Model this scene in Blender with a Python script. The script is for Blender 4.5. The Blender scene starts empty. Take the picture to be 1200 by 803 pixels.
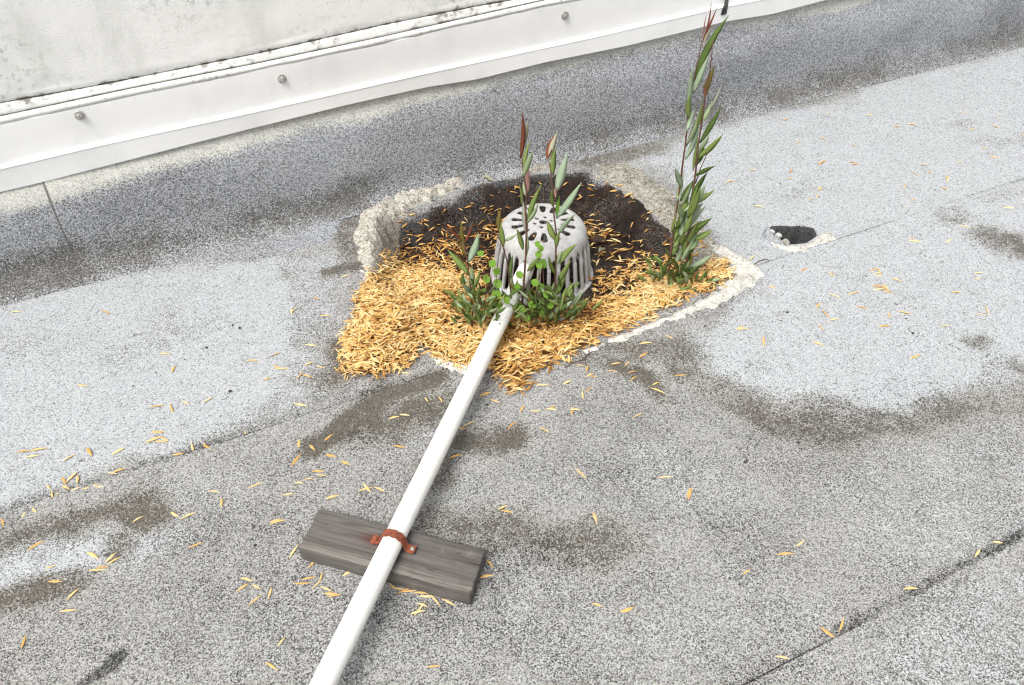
import bpy, math, random
import numpy as np
from mathutils import Vector, Matrix
random.seed(7); rng = np.random.default_rng(7)
SC = bpy.context.scene
COL = SC.collection

# ------------------------------------------------------------------ camera, world, sun, exposure
H = 1.2; F = 942.0; PITCH = math.radians(43)
cam_d = bpy.data.cameras.new('camera'); cam = bpy.data.objects.new('camera', cam_d); COL.objects.link(cam)
cam.location = (0, 0, H); cam.rotation_euler = (math.radians(90) - PITCH, 0, 0)
cam_d.sensor_width = 36; cam_d.lens = F / 1200 * 36; cam_d.clip_start = .02; cam_d.clip_end = 500
SC.camera = cam

SUN_EL = math.radians(58); SUN_AZ = math.radians(215)      # azimuth from +Y, clockwise: behind and left of the camera
W = bpy.data.worlds.new('World'); SC.world = W; W.use_nodes = True
wn = W.node_tree.nodes; wl = W.node_tree.links
sky = wn.new('ShaderNodeTexSky'); sky.sky_type = 'NISHITA'; sky.sun_disc = False
sky.sun_elevation = SUN_EL; sky.sun_rotation = SUN_AZ; sky.air_density = 1.0; sky.dust_density = 5.0; sky.ozone_density = 1.0
hs = wn.new('ShaderNodeHueSaturation'); hs.inputs['Saturation'].default_value = .22   # overcast: the blue is veiled
wl.new(sky.outputs[0], hs.inputs['Color']); wl.new(hs.outputs[0], wn['Background'].inputs[0])
wn['Background'].inputs[1].default_value = .12
sun_d = bpy.data.lights.new('sun', 'SUN'); sun = bpy.data.objects.new('sun', sun_d); COL.objects.link(sun)
sun_d.energy = 1.5; sun_d.angle = math.radians(28); sun_d.color = (1, .965, .91)
sd = Vector((math.sin(SUN_AZ) * math.cos(SUN_EL), math.cos(SUN_AZ) * math.cos(SUN_EL), math.sin(SUN_EL)))
sun.rotation_euler = sd.to_track_quat('Z', 'Y').to_euler(); sun.location = sd * 10
VS = SC.view_settings; VS.view_transform = 'Standard'; VS.look = 'None'; VS.gamma = 1; VS.use_curve_mapping = False
VS.exposure = .70
SC.cycles.filter_width = 1.2; SC.cycles.use_denoising = True; SC.cycles.denoising_input_passes = 'RGB_ALBEDO'; SC.cycles.denoising_prefilter = 'NONE'

# ------------------------------------------------------------------ geometry of the place
AZ = math.radians(64.5)                                    # the parapet runs along U, V points from it into the roof
U = np.array([math.sin(AZ), math.cos(AZ), 0]); V = np.array([math.cos(AZ), -math.sin(AZ), 0])
def ray(x, y):
    return np.array([0, math.cos(PITCH), -math.sin(PITCH)]) * F + np.array([1., 0, 0]) * (x - 600) - np.array([0, math.sin(PITCH), math.cos(PITCH)]) * (y - 401.5)
CAM = np.array([0, 0, H])
def guv(x, y, z=0):                                        # where a sight line meets height z, as (u, v)
    d = ray(x, y); P = CAM + d * ((z - H) / d[2]); return float(P @ U), float(P @ V)
def gw(x, y, z=0):
    d = ray(x, y); return CAM + d * ((z - H) / d[2])
def wz(x, y, v):
    d = ray(x, y); P = CAM + d * (v / (d @ V)); return float(P @ U), float(P[2])
def onY(x, y, Y):
    d = ray(x, y); return CAM + d * (Y / d[1])
def w3(u, v, z):
    return U * u + V * v + np.array([0, 0, z])
def W3(u, v, z):                                           # arrays -> N x 3
    u, v, z = np.broadcast_arrays(u, v, z)
    return u.reshape(-1, 1) * U + v.reshape(-1, 1) * V + z.reshape(-1, 1) * np.array([0, 0, 1.])

def hash2(ix, iy, seed):
    n = (ix.astype(np.int64) * 374761393 + iy.astype(np.int64) * 668265263 + seed * 974711) & 0xffffffff
    n = ((n ^ (n >> 13)) * 1274126177) & 0xffffffff
    return ((n ^ (n >> 16)) & 0xffff) / 65535.
def vnoise(x, y, seed=0):
    x = np.asarray(x, float); y = np.asarray(y, float)
    ix = np.floor(x); iy = np.floor(y); fx = x - ix; fy = y - iy
    fx = fx * fx * (3 - 2 * fx); fy = fy * fy * (3 - 2 * fy)
    a = hash2(ix, iy, seed); b = hash2(ix + 1, iy, seed); c = hash2(ix, iy + 1, seed); d = hash2(ix + 1, iy + 1, seed)
    return (a * (1 - fx) + b * fx) * (1 - fy) + (c * (1 - fx) + d * fx) * fy
def fbm(x, y, seed=0, oct=4):
    s = 0; a = .5; t = 0
    for o in range(oct):
        s = s + a * vnoise(x * 2 ** o + 17.3 * o, y * 2 ** o - 9.1 * o, seed + o); t += a; a *= .5
    return s / t
def sstep(a, b, x):
    t = np.clip((x - a) / (b - a), 0, 1); return t * t * (3 - 2 * t)
def seg_dist(u, v, a, b):
    ax, ay = a; bx, by = b; dx, dy = bx - ax, by - ay; L = dx * dx + dy * dy + 1e-12
    t = np.clip(((u - ax) * dx + (v - ay) * dy) / L, 0, 1)
    return np.hypot(u - ax - t * dx, v - ay - t * dy)
def poly_sd(u, v, poly):                                   # >0 inside
    d = np.full(np.shape(u), 1e9); ins = np.zeros(np.shape(u), bool)
    n = len(poly)
    for i in range(n):
        a, b = poly[i], poly[(i + 1) % n]
        d = np.minimum(d, seg_dist(u, v, a, b))
        if a[1] != b[1]:
            c = ((a[1] > v) != (b[1] > v)) & (u < (b[0] - a[0]) * (v - a[1]) / (b[1] - a[1]) + a[0]); ins ^= c
    return np.where(ins, d, -d)
def line_d(u, v, pts):
    d = np.full(np.shape(u), 1e9)
    for a, b in zip(pts[:-1], pts[1:]): d = np.minimum(d, seg_dist(u, v, a, b))
    return d
def P2(pts, z=0): return [guv(x, y, z) for x, y in pts]

SEAM1 = -1.15; SEAM2 = -.333; TOE = -1.80
DU, DV = guv(635, 318, -.03)                               # the drain's axis
BASIN = P2([(440, 262), (530, 226), (610, 210), (697, 200), (780, 255), (835, 300), (850, 325), (770, 368), (680, 400), (600, 436), (545, 425), (470, 400), (428, 335)])
HOLE = P2([(893, 272), (899, 265), (915, 264.5), (928, 265.5), (940, 264), (953, 267), (957, 275), (945, 284), (922, 287), (906, 283), (896, 281)])

def zroof(u, v):
    u = np.asarray(u, float); v = np.asarray(v, float)
    z = (fbm(u * 1.3 + 3, v * 1.3 + 8, 3, 2) - .5) * .014 + (fbm(u * 9, v * 9, 5, 3) - .5) * .0035
    z = z * sstep(-1.83, -1.6, v)
    sd = poly_sd(u, v, BASIN)
    depth = .052 * sstep(-1.25, -1.6, v) + .03
    z = z - depth * sstep(0, .075, sd) + (fbm(u * 20, v * 20, 6, 3) - .5) * .01 * sstep(0, .05, sd)
    r = np.hypot(u - DU, v - DV)
    z = z - .09 * sstep(.10, .085, r)
    hd = poly_sd(u, v, HOLE) + (fbm(u * 60, v * 60, 8, 3) - .5) * .007
    hc = (u * 1 - (HOLE[0][0] + .052)) / .05
    z = z - sstep(0, .006, hd) * (.012 + .062 * sstep(-.35, .35, hc) + (fbm(u * 90, v * 90, 9, 2) - .5) * .02)
    # a shallow swale where water stands, in front of the basin
    z = z - .006 * np.exp(-(line_d(u, v, P2([(520, 545), (640, 500), (790, 460), (960, 500)])) / .07) ** 2)
    return z
def zr(u, v): return float(zroof(np.array([u]), np.array([v]))[0])

# ------------------------------------------------------------------ node helpers
class NT:
    def __init__(s, name):
        s.m = bpy.data.materials.new(name); s.m.use_nodes = True; s.t = s.m.node_tree; s.n = s.t.nodes; s.l = s.t.links
        s.b = s.n['Principled BSDF']; s.co = s.n.new('ShaderNodeTexCoord')
    def link(s, a, b): s.l.new(a, b)
    def put(s, inp, v):
        if hasattr(v, 'is_output') or isinstance(v, bpy.types.NodeSocket): s.l.new(v, inp)
        elif isinstance(v, (tuple, list)) and len(v) == 3 and inp.type == 'RGBA': inp.default_value = (*v, 1)
        else: inp.default_value = v
    def math(s, op, a, b=0, c=0, clamp=False):
        n = s.n.new('ShaderNodeMath'); n.operation = op; n.use_clamp = clamp
        s.put(n.inputs[0], a); s.put(n.inputs[1], b)
        if op in ('MULTIPLY_ADD', 'SMOOTH_MIN'): s.put(n.inputs[2], c)
        return n.outputs[0]
    def mix(s, f, a, b, mode='MIX'):
        n = s.n.new('ShaderNodeMix'); n.data_type = 'RGBA'; n.blend_type = mode; n.clamp_factor = True
        s.put(n.inputs[0], f); s.put(n.inputs[6], a); s.put(n.inputs[7], b); return n.outputs[2]
    def rng(s, v, a, b, c=0., d=1., smooth=True):
        n = s.n.new('ShaderNodeMapRange'); n.interpolation_type = 'SMOOTHSTEP' if smooth else 'LINEAR'
        s.put(n.inputs[0], v); n.inputs[1].default_value = a; n.inputs[2].default_value = b; n.inputs[3].default_value = c; n.inputs[4].default_value = d
        return n.outputs[0]
    def noise(s, scale, detail=4, rough=.55, vec=None, dist=0):
        n = s.n.new('ShaderNodeTexNoise'); n.inputs['Scale'].default_value = scale; n.inputs['Detail'].default_value = detail
        n.inputs['Roughness'].default_value = rough; n.inputs['Distortion'].default_value = dist
        s.l.new(vec if vec is not None else s.co.outputs['Object'], n.inputs['Vector']); return n.outputs[0]
    def vor(s, scale, feature='F1', vec=None, out='Color', rand=1.):
        n = s.n.new('ShaderNodeTexVoronoi'); n.feature = feature; n.inputs['Scale'].default_value = scale; n.inputs['Randomness'].default_value = rand
        s.l.new(vec if vec is not None else s.co.outputs['Object'], n.inputs['Vector']); return n.outputs[out]
    def sep(s, c):
        n = s.n.new('ShaderNodeSeparateColor'); s.l.new(c, n.inputs[0]); return n.outputs
    def attr(s, name, out='Fac'):
        n = s.n.new('ShaderNodeAttribute'); n.attribute_name = name; return n.outputs[out]
    def ramp(s, f, stops, interp='LINEAR'):
        n = s.n.new('ShaderNodeValToRGB'); cr = n.color_ramp; cr.interpolation = interp
        while len(cr.elements) < len(stops): cr.elements.new(.5)
        for e, (p, c) in zip(cr.elements, stops): e.position = p; e.color = (*c, 1) if len(c) == 3 else c
        s.put(n.inputs[0], f); return n.outputs[0]
    def scaled(s, sx, sy, sz, src='Object', rot=(0, 0, 0)):
        n = s.n.new('ShaderNodeMapping'); n.inputs['Scale'].default_value = (sx, sy, sz); n.inputs['Rotation'].default_value = rot
        s.l.new(s.co.outputs[src], n.inputs['Vector']); return n.outputs[0]
    def bump(s, h, strength=.5, dist=.002, prev=None):
        n = s.n.new('ShaderNodeBump'); n.inputs['Strength'].default_value = strength; n.inputs['Distance'].default_value = dist
        s.put(n.inputs['Height'], h)
        if prev is not None: s.l.new(prev, n.inputs['Normal'])
        return n.outputs[0]
    def done(s, color, rough=.8, normal=None, spec=.3, metal=0):
        s.put(s.b.inputs['Base Color'], color); s.put(s.b.inputs['Roughness'], rough); s.put(s.b.inputs['Specular IOR Level'], spec); s.put(s.b.inputs['Metallic'], metal)
        if normal is not None: s.l.new(normal, s.b.inputs['Normal'])
        return s.m

def mat_roof(name):
    s = NT(name)
    paint, dirt, dark, muck = (s.attr(a) for a in ('paint', 'dirt', 'dark', 'muck'))
    g1 = s.sep(s.vor(540)); grain = g1[0]
    g2 = s.sep(s.vor(820))[1]
    gr = s.math('MULTIPLY_ADD', g2, .35, s.math('MULTIPLY', grain, .65))
    n1 = s.noise(34, 5, .62); n2 = s.noise(7, 4, .6); n3 = s.noise(120, 3, .6)
    soft = s.math('MULTIPLY_ADD', n1, .7, s.math('MULTIPLY_ADD', n3, .6, -.65))      # ragged edges of wear
    gg = s.math('MULTIPLY_ADD', gr, .9, -.45)
    soft = s.math('ADD', soft, s.math('MULTIPLY_ADD', s.noise(15, 4, .6), .5, -.25))
    pm = s.rng(s.math('ADD', s.math('ADD', paint, soft), s.math('MULTIPLY', gg, .8)), .25, .70)
    gran = s.ramp(s.math('ADD', gr, s.math('MULTIPLY_ADD', n2, .5, -.225)), [(.0, (.044, .043, .041)), (.25, (.090, .089, .085)), (.40, (.206, .204, .197)), (.55, (.302, .300, .291)), (.8, (.425, .423, .411))])
    pnt = s.ramp(s.math('ADD', gr, s.math('MULTIPLY_ADD', n1, .30, -.15)), [(.0, (.05, .051, .052)), (.15, (.17, .175, .179)), (.27, (.36, .378, .394)), (.60, (.455, .479, .50)), (1, (.58, .605, .625))])
    c = s.mix(s.math('MULTIPLY', pm, .93), gran, pnt)
    # thin brown film of silt
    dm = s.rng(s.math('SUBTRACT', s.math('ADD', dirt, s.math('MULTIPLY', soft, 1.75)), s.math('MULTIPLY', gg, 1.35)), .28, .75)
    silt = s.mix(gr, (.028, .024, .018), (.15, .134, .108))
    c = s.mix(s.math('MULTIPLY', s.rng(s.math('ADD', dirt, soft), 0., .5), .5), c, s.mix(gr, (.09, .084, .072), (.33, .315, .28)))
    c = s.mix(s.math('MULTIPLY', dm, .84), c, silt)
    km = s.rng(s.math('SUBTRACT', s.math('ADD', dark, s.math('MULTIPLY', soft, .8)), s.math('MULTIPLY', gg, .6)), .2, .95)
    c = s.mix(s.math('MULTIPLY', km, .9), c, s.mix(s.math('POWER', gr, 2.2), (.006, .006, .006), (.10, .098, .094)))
    mm = s.rng(s.math('ADD', muck, s.math('MULTIPLY', soft, .8)), .3, .6)
    mud = s.ramp(s.math('ADD', n1, s.math('MULTIPLY_ADD', grain, .24, -.12)), [(.25, (.004, .003, .0026)), (.46, (.011, .0068, .0048)), (.60, (.026, .013, .0085)), (.8, (.068, .047, .031))])
    mud = s.mix(s.math('MULTIPLY', s.rng(gr, .62, .85), s.rng(n2, .40, .62)), mud, (.17, .16, .145))
    c = s.mix(mm, c, mud)
    # loose black grit specks
    spk = s.rng(s.vor(58, out='Distance'), .055, .075, 1, 0)
    sel = s.rng(s.sep(s.vor(58))[2], .90, .91)
    c = s.mix(s.math('MULTIPLY', spk, sel), c, (.02, .02, .02))
    rough = s.rng(mm, 0, 1, .92, .5)
    nb = s.bump(gr, .55, .0022); nb = s.bump(n1, .35, .006, nb)
    return s.done(c, rough, nb, .25)

def mat_upstand(name):
    s = NT(name)
    pale, dirt, blue = s.attr('pale'), s.attr('dirt'), s.attr('blue')
    gr = s.math('MULTIPLY_ADD', s.sep(s.vor(760))[1], .35, s.math('MULTIPLY', s.sep(s.vor(470))[0], .65)); gg = s.math('MULTIPLY_ADD', gr, .9, -.45)
    n1 = s.noise(26, 5, .6); n3 = s.noise(110, 3, .6); n2 = s.noise(5, 3)
    soft = s.math('MULTIPLY_ADD', n1, .7, s.math('MULTIPLY_ADD', n3, .5, -.6))
    gran = s.ramp(s.math('ADD', gr, s.math('MULTIPLY_ADD', n2, .2, -.1)), [(.0, (.042, .043, .044)), (.27, (.092, .094, .098)), (.44, (.205, .210, .218)), (.60, (.315, .323, .337)), (.85, (.48, .49, .505))])
    lime = s.ramp(s.math('ADD', gr, s.math('MULTIPLY_ADD', n1, .5, -.25)), [(.05, (.26, .26, .235)), (.35, (.47, .47, .43)), (.75, (.60, .60, .555))])
    c = s.mix(blue, gran, s.mix(gr, (.16, .175, .20), (.54, .57, .61)))
    c = s.mix(s.rng(s.math('ADD', s.math('ADD', pale, s.math('MULTIPLY', soft, .5)), s.math('MULTIPLY', gg, .5)), .2, .9), c, lime)
    silt = s.mix(gr, (.03, .026, .02), (.17, .16, .14))
    c = s.mix(s.math('MULTIPLY', s.rng(s.math('SUBTRACT', s.math('ADD', dirt, s.math('MULTIPLY', soft, 1.1)), s.math('MULTIPLY', gg, .9)), .25, .95), .85), c, silt)
    nb = s.bump(gr, .55, .002); nb = s.bump(n1, .3, .006, nb)
    return s.done(c, .93, nb, .2)

def mat_crust(name, lo, hi, dk, amount):
    s = NT(name)
    n1 = s.noise(90, 6, .7); n2 = s.noise(24, 5, .6); g = s.sep(s.vor(420))[0]
    c = s.ramp(s.math('ADD', n1, s.math('MULTIPLY_ADD', g, .3, -.15)), [(.28, dk), (.45, lo), (.66, hi)])
    c = s.mix(s.math('MULTIPLY', s.rng(n2, .50 - amount, .72 - amount), .8), c, s.mix(g, (.06, .055, .045), (.22, .21, .18)))
    c = s.mix(s.math('MULTIPLY', s.attr('wear'), .9), c, s.mix(g, (.09, .085, .07), (.42, .40, .36)))
    nb = s.bump(n1, .9, .008); nb = s.bump(g, .5, .003, nb)
    return s.done(c, .95, nb, .15)

def mat_wall(name):
    s = NT(name)
    n1 = s.noise(6, 6, .6, s.scaled(1, 1, .45)); n2 = s.noise(160, 3, .6); n3 = s.noise(2.2, 4, .6); n4 = s.noise(45, 5, .65)
    joint_and_shade = s.attr('joint_and_shade')
    c = s.mix(s.rng(n1, .42, .74), (.80, .80, .77), (.60, .605, .575))
    c = s.mix(s.math('MULTIPLY', s.rng(s.noise(60, 6, .7), .50, .66), s.rng(n3, .40, .62, 0, .75)), c, (.36, .36, .33))
    spk = s.math('MULTIPLY', s.rng(s.vor(70, out='Distance'), .05, .10, 1, 0), s.rng(s.sep(s.vor(70))[1], .955, .96))
    c = s.mix(spk, c, (.22, .21, .19))
    jm = s.rng(s.math('ADD', joint_and_shade, s.math('ADD', s.math('MULTIPLY_ADD', n4, 1.5, -.75), s.math('MULTIPLY_ADD', n3, .9, -.45))), .32, .62)
    c = s.mix(s.math('MULTIPLY', jm, .85), c, (.15, .14, .115))
    c = s.mix(s.rng(s.noise(3.2, 6, .65, s.scaled(1, 1, .3)), .55, .72, 0, .5), c, (.42, .425, .40))
    nb = s.bump(s.noise(120, 4, .6, s.scaled(1, 1, 2.0)), .22, .004); nb = s.bump(n2, .2, .002, nb)
    return s.done(c, .85, nb, .25)

def mat_flashing(name):
    s = NT(name)
    n1 = s.noise(5, 5, .6); n2 = s.noise(55, 4, .6); joint_and_shade = s.attr('joint_and_shade')
    c = s.mix(s.rng(n1, .42, .7), (.78, .78, .765), (.68, .685, .67))
    c = s.mix(s.rng(s.math('ADD', joint_and_shade, s.math('MULTIPLY_ADD', n2, 1.4, -.78)), .35, .8, 0, .85), c, (.13, .12, .10))
    spk = s.math('MULTIPLY', s.rng(s.vor(95, out='Distance'), .06, .12, 1, 0), s.rng(s.sep(s.vor(95))[1], .95, .955))
    c = s.mix(spk, c, (.28, .26, .22))
    nb = s.bump(n1, .15, .01); nb = s.bump(s.noise(220, 2), .08, .001, nb)
    return s.done(c, .45, nb, .4)

def mat_simple(name, c1, c2, scale=30, rough=.7, bump=.3, spec=.3, dirt=None, dirt_amt=.0, metal=0, thr=.5):
    s = NT(name); n = s.noise(scale, 5, .6)
    c = s.mix(s.rng(n, .35, .68), c1, c2)
    if dirt: c = s.mix(s.math('MULTIPLY', s.rng(s.noise(scale * 2.7, 5, .65), thr, thr + .16), dirt_amt), c, dirt)
    return s.done(c, rough, s.bump(n, bump, .003), spec, metal)

def mat_leaf(name, top, bottom, rough=.55):
    s = NT(name); n = s.noise(55, 3, .5)
    oi = s.n.new('ShaderNodeObjectInfo'); r = oi.outputs['Random']
    geo = s.n.new('ShaderNodeNewGeometry')
    c = s.mix(s.math('MULTIPLY_ADD', n, .9, s.math('MULTIPLY_ADD', r, .5, -.45), clamp=True), top, bottom)
    s.done(c, .7, s.bump(n, .2, .001), .12)
    tr = s.n.new('ShaderNodeBsdfTranslucent'); s.put(tr.inputs[0], c)
    mx = s.n.new('ShaderNodeMixShader'); mx.inputs[0].default_value = .25
    s.l.new(s.b.outputs[0], mx.inputs[1]); s.l.new(tr.outputs[0], mx.inputs[2])
    s.l.new(mx.outputs[0], s.n['Material Output'].inputs[0]); return s.m

STRAW = [(.0, (.10, .035, .010)), (.14, (.32, .135, .032)), (.35, (.60, .325, .085)), (.62, (.76, .49, .165)), (1, (.88, .69, .36))]
def mat_straw(name, per_object):
    s = NT(name)
    if per_object:
        oi = s.n.new('ShaderNodeObjectInfo'); f = s.math('MULTIPLY_ADD', oi.outputs['Random'], .55, .45)
    else: f = s.attr('tone')
    n = s.noise(130, 3, .6)
    c = s.ramp(s.math('ADD', f, s.math('MULTIPLY_ADD', n, .4, -.2)), STRAW)
    s.done(c, .6, s.bump(n, .25, .001), .3)
    tr = s.n.new('ShaderNodeBsdfTranslucent'); s.put(tr.inputs[0], c)
    mx = s.n.new('ShaderNodeMixShader'); mx.inputs[0].default_value = .18
    s.l.new(s.b.outputs[0], mx.inputs[1]); s.l.new(tr.outputs[0], mx.inputs[2]); s.l.new(mx.outputs[0], s.n['Material Output'].inputs[0])
    return s.m

def mat_wood(name):
    s = NT(name)
    g = s.noise(1, 6, .65, s.scaled(5, 90, 60), .6); g2 = s.noise(1, 5, .6, s.scaled(9, 300, 200)); n = s.noise(9, 4, .6)
    c = s.ramp(s.math('MULTIPLY_ADD', g, .75, s.math('MULTIPLY', g2, .25)), [(.30, (.045, .040, .036)), (.45, (.105, .096, .088)), (.58, (.150, .139, .128)), (.75, (.22, .206, .19))])
    crk = s.noise(1, 3, .5, s.scaled(4, 70, 70), .3)
    c = s.mix(s.math('MULTIPLY', s.rng(s.math('ABSOLUTE', s.math('SUBTRACT', crk, .47)), .004, .012, 1, 0), s.rng(s.noise(14, 3), .5, .6)), c, (.018, .016, .014))
    c = s.mix(s.rng(n, .50, .72, 0, .65), c, (.070, .056, .052))
    c = s.mix(s.math('MULTIPLY', s.attr('rust'), .8), c, (.10, .035, .022))
    c = s.mix(s.math('MULTIPLY', s.attr('worn'), s.rng(g2, .4, .6, .3, .9)), c, (.27, .25, .22))
    c = s.mix(s.rng(s.noise(26, 4), .62, .74, 0, .4), c, (.25, .235, .21))
    nb = s.bump(g, .6, .004); nb = s.bump(g2, .4, .002, nb)
    return s.done(c, .88, nb, .2)

M = {}
M['roof'] = mat_roof('granular_roofing'); M['upstand'] = mat_upstand('granular_upstand')
M['crust'] = mat_crust('weathered_crust', (.46, .435, .37), (.68, .655, .59), (.14, .125, .095), -.04)
M['crust_tan'] = mat_crust('tan_crust', (.30, .28, .235), (.52, .495, .43), (.10, .09, .07), .0)
M['mortar'] = mat_crust('white_mortar', (.62, .605, .55), (.76, .75, .705), (.32, .295, .24), -.12)
M['wall'] = mat_wall('white_render'); M['flashing'] = mat_flashing('white_painted_metal')
M['bead'] = mat_simple('white_sealant', (.80, .80, .77), (.70, .70, .67), 30, .6, .4, .3, (.20, .19, .16), .85, thr=.55)
M['bolt'] = mat_simple('dirty_steel', (.52, .51, .48), (.30, .29, .26), 120, .45, .3, .4, (.08, .075, .06), .9, .3, .48)
M['dome'] = mat_simple('weathered_white_casting', (.47, .47, .463), (.37, .37, .363), 45, .6, .4, .35, (.12, .115, .10), .8, thr=.575)
M['rib'] = mat_simple('weathered_grey_casting', (.46, .46, .455), (.38, .38, .375), 40, .6, .15, .35, (.16, .15, .135), .4, thr=.60)
M['pipe'] = mat_simple('white_plastic', (.83, .825, .79), (.80, .79, .745), 8, .4, .08, .45, (.50, .44, .34), .45, thr=.60)
M['wood'] = mat_wood('weathered_timber')
M['rust'] = mat_simple('rusty_red_metal', (.30, .085, .042), (.16, .048, .028), 150, .75, .5, .3, (.34, .20, .10), .8, thr=.58)
M['rubber'] = mat_simple('black_rubber', (.05, .052, .05), (.11, .115, .11), 80, .6, .4, .3)
M['twig'] = mat_simple('dark_twig', (.09, .065, .05), (.15, .12, .10), 80, .8)
M['brown_leaf'] = mat_leaf('brown_dead_leaf', (.42, .19, .06), (.25, .10, .035))
M['dark_leaf_dead'] = mat_leaf('dark_dead_leaf', (.06, .04, .03), (.10, .06, .04))
M['straw'] = mat_straw('straw_leaf', True); M['straw_pile'] = mat_straw('straw_leaf_pile', False)
M['grit'] = mat_simple('black_grit', (.02, .02, .02), (.05, .045, .04), 90, .8)
G = dict(dark=((.055, .088, .022), (.090, .130, .036)), mid=((.125, .170, .048), (.175, .220, .070)), light=((.27, .345, .19), (.35, .43, .26)),
         blue=((.29, .375, .25), (.38, .47, .33)), olive=((.13, .105, .025), (.21, .16, .05)), red=((.20, .068, .040), (.28, .095, .05)), pink=((.36, .19, .16), (.45, .27, .22)),
         pale=((.38, .37, .25), (.46, .44, .32)), bright=((.13, .25, .030), (.21, .34, .055)), grey=((.33, .33, .27), (.42, .42, .35)))
for k, (a, b) in G.items():
    f_ = 1.75 if k in ('dark', 'mid') else 1.3 if k in ('light', 'blue') else 1.1
    M['leaf_' + k] = mat_leaf('leaf_' + k, tuple(c * f_ for c in a), tuple(c * f_ for c in b))
M['stem'] = mat_simple('red_brown_stem', (.10, .045, .035), (.16, .085, .055), 60, .6, .2); M['stem_green'] = mat_simple('green_stem', (.10, .12, .05), (.16, .10, .06), 40, .6, .2)

# ------------------------------------------------------------------ object helpers
ORI = {}
def root(name, loc, label, cat, group=None, kind=None):
    o = bpy.data.objects.new(name, None); COL.objects.link(o); o.location = tuple(map(float, loc)); o.empty_display_size = .05
    ORI[o.name] = np.array(loc, float); tag(o, label, cat, group, kind); return o
def tag(o, label=None, cat=None, group=None, kind=None):
    if label: o['label'] = label
    if cat: o['category'] = cat
    if group: o['group'] = group
    if kind: o['kind'] = kind
    return o
def mesh(name, verts, faces, smooth=True):
    me = bpy.data.meshes.new(name); me.from_pydata([tuple(p) for p in verts] if not isinstance(verts, np.ndarray) else verts.tolist(), [], faces); me.update()
    if smooth: me.polygons.foreach_set('use_smooth', np.ones(len(me.polygons), bool))
    return me
def gridmesh(name, verts, nu, nv, smooth=True):            # verts ordered [iu * nv + iv]
    i = np.arange(nu - 1)[:, None] * nv + np.arange(nv - 1)[None, :]
    q = np.stack([i, i + nv, i + nv + 1, i + 1], -1).reshape(-1, 4)
    return quadmesh(name, verts, q, smooth)
def quadmesh(name, verts, q, smooth=True):
    me = bpy.data.meshes.new(name); me.vertices.add(len(verts)); me.vertices.foreach_set('co', np.asarray(verts, np.float32).ravel())
    me.loops.add(q.size); me.loops.foreach_set('vertex_index', q.astype(np.int32).ravel()); me.polygons.add(len(q))
    me.polygons.foreach_set('loop_start', np.arange(0, q.size, q.shape[1], dtype=np.int32))
    me.update(calc_edges=True); me.validate()
    if smooth: me.polygons.foreach_set('use_smooth', np.ones(len(me.polygons), bool))
    return me
def fattr(me, name, vals):
    a = me.attributes.new(name, 'FLOAT', 'POINT'); a.data.foreach_set('value', np.asarray(vals, np.float32).ravel())
def place(name, me, mat, parent=None, origin=None):
    """vertices are in world metres; the object's origin goes to `origin`, a part's to its parent's"""
    o = bpy.data.objects.new(name, me); COL.objects.link(o)
    org = ORI[parent.name] if parent is not None else (np.array(origin, float) if origin is not None else np.zeros(3))
    if np.any(org != 0): me.transform(Matrix.Translation(Vector(-org)))
    if parent is None: o.location = tuple(org)
    else: o.parent = parent
    ORI[o.name] = org
    if mat is not None: me.materials.append(mat)
    return o
def tube_vf(pts, rad, n=8, cap=True):
    pts = [np.array(p, float) for p in pts]; rad = rad if hasattr(rad, '__len__') else [rad] * len(pts)
    vs, fs = [], []; up = np.array([.13, .21, .97])
    for i, p in enumerate(pts):
        t = pts[min(i + 1, len(pts) - 1)] - pts[max(i - 1, 0)]; t /= np.linalg.norm(t) + 1e-12
        a = np.cross(t, up);
        if np.linalg.norm(a) < .1: a = np.cross(t, np.array([1., 0, 0]))
        a /= np.linalg.norm(a); b = np.cross(t, a)
        for k in range(n):
            an = 2 * math.pi * k / n; vs.append(p + rad[i] * (math.cos(an) * a + math.sin(an) * b))
    for i in range(len(pts) - 1):
        for k in range(n):
            fs.append((i * n + k, i * n + (k + 1) % n, (i + 1) * n + (k + 1) % n, (i + 1) * n + k))
    if cap: fs.append(tuple(range(n))[::-1]); fs.append(tuple((len(pts) - 1) * n + k for k in range(n)))
    return vs, fs
def tube(name, pts, rad, mat, parent=None, n=8, origin=None):
    v, f = tube_vf(pts, rad, n); return place(name, mesh(name, v, f), mat, parent, origin)
def box_vf(c, ax, ay, az, sx, sy, sz):
    vs = [np.array(c) + ax * (i * sx / 2) + ay * (j * sy / 2) + az * (k * sz / 2) for i in (-1, 1) for j in (-1, 1) for k in (-1, 1)]
    return vs, [(0, 1, 3, 2), (4, 6, 7, 5), (0, 4, 5, 1), (2, 3, 7, 6), (0, 2, 6, 4), (1, 5, 7, 3)]

# ------------------------------------------------------------------ ROOF: three lapped sheets of granular felt
roof = root('roof_deck', (0, 0, 0), None, None, kind='structure')
def axis(a, b, fine, lo, hi, g=1.18):
    x = list(np.arange(a, b, fine)); s = fine
    right = []; p = x[-1]
    while p < hi: s *= g; p += s; right.append(p)
    s = fine; p = x[0]; left = []
    while p > lo: s *= g; p -= s; left.append(p)
    return np.array(left[::-1] + x + right)
ua = axis(-.62, 1.75, .0046, -6, 1.75, 1.15)
ub = [ua[-1]]; s_ = .0046
while ub[-1] < 3.4: s_ = min(s_ * 1.03, .016); ub.append(ub[-1] + s_)
while ub[-1] < 9: s_ *= 1.2; ub.append(ub[-1] + s_)
UA = np.unique(np.round(np.concatenate([ua, ub[1:], np.arange(1.28, 1.46, .0023)]), 5))

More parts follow.
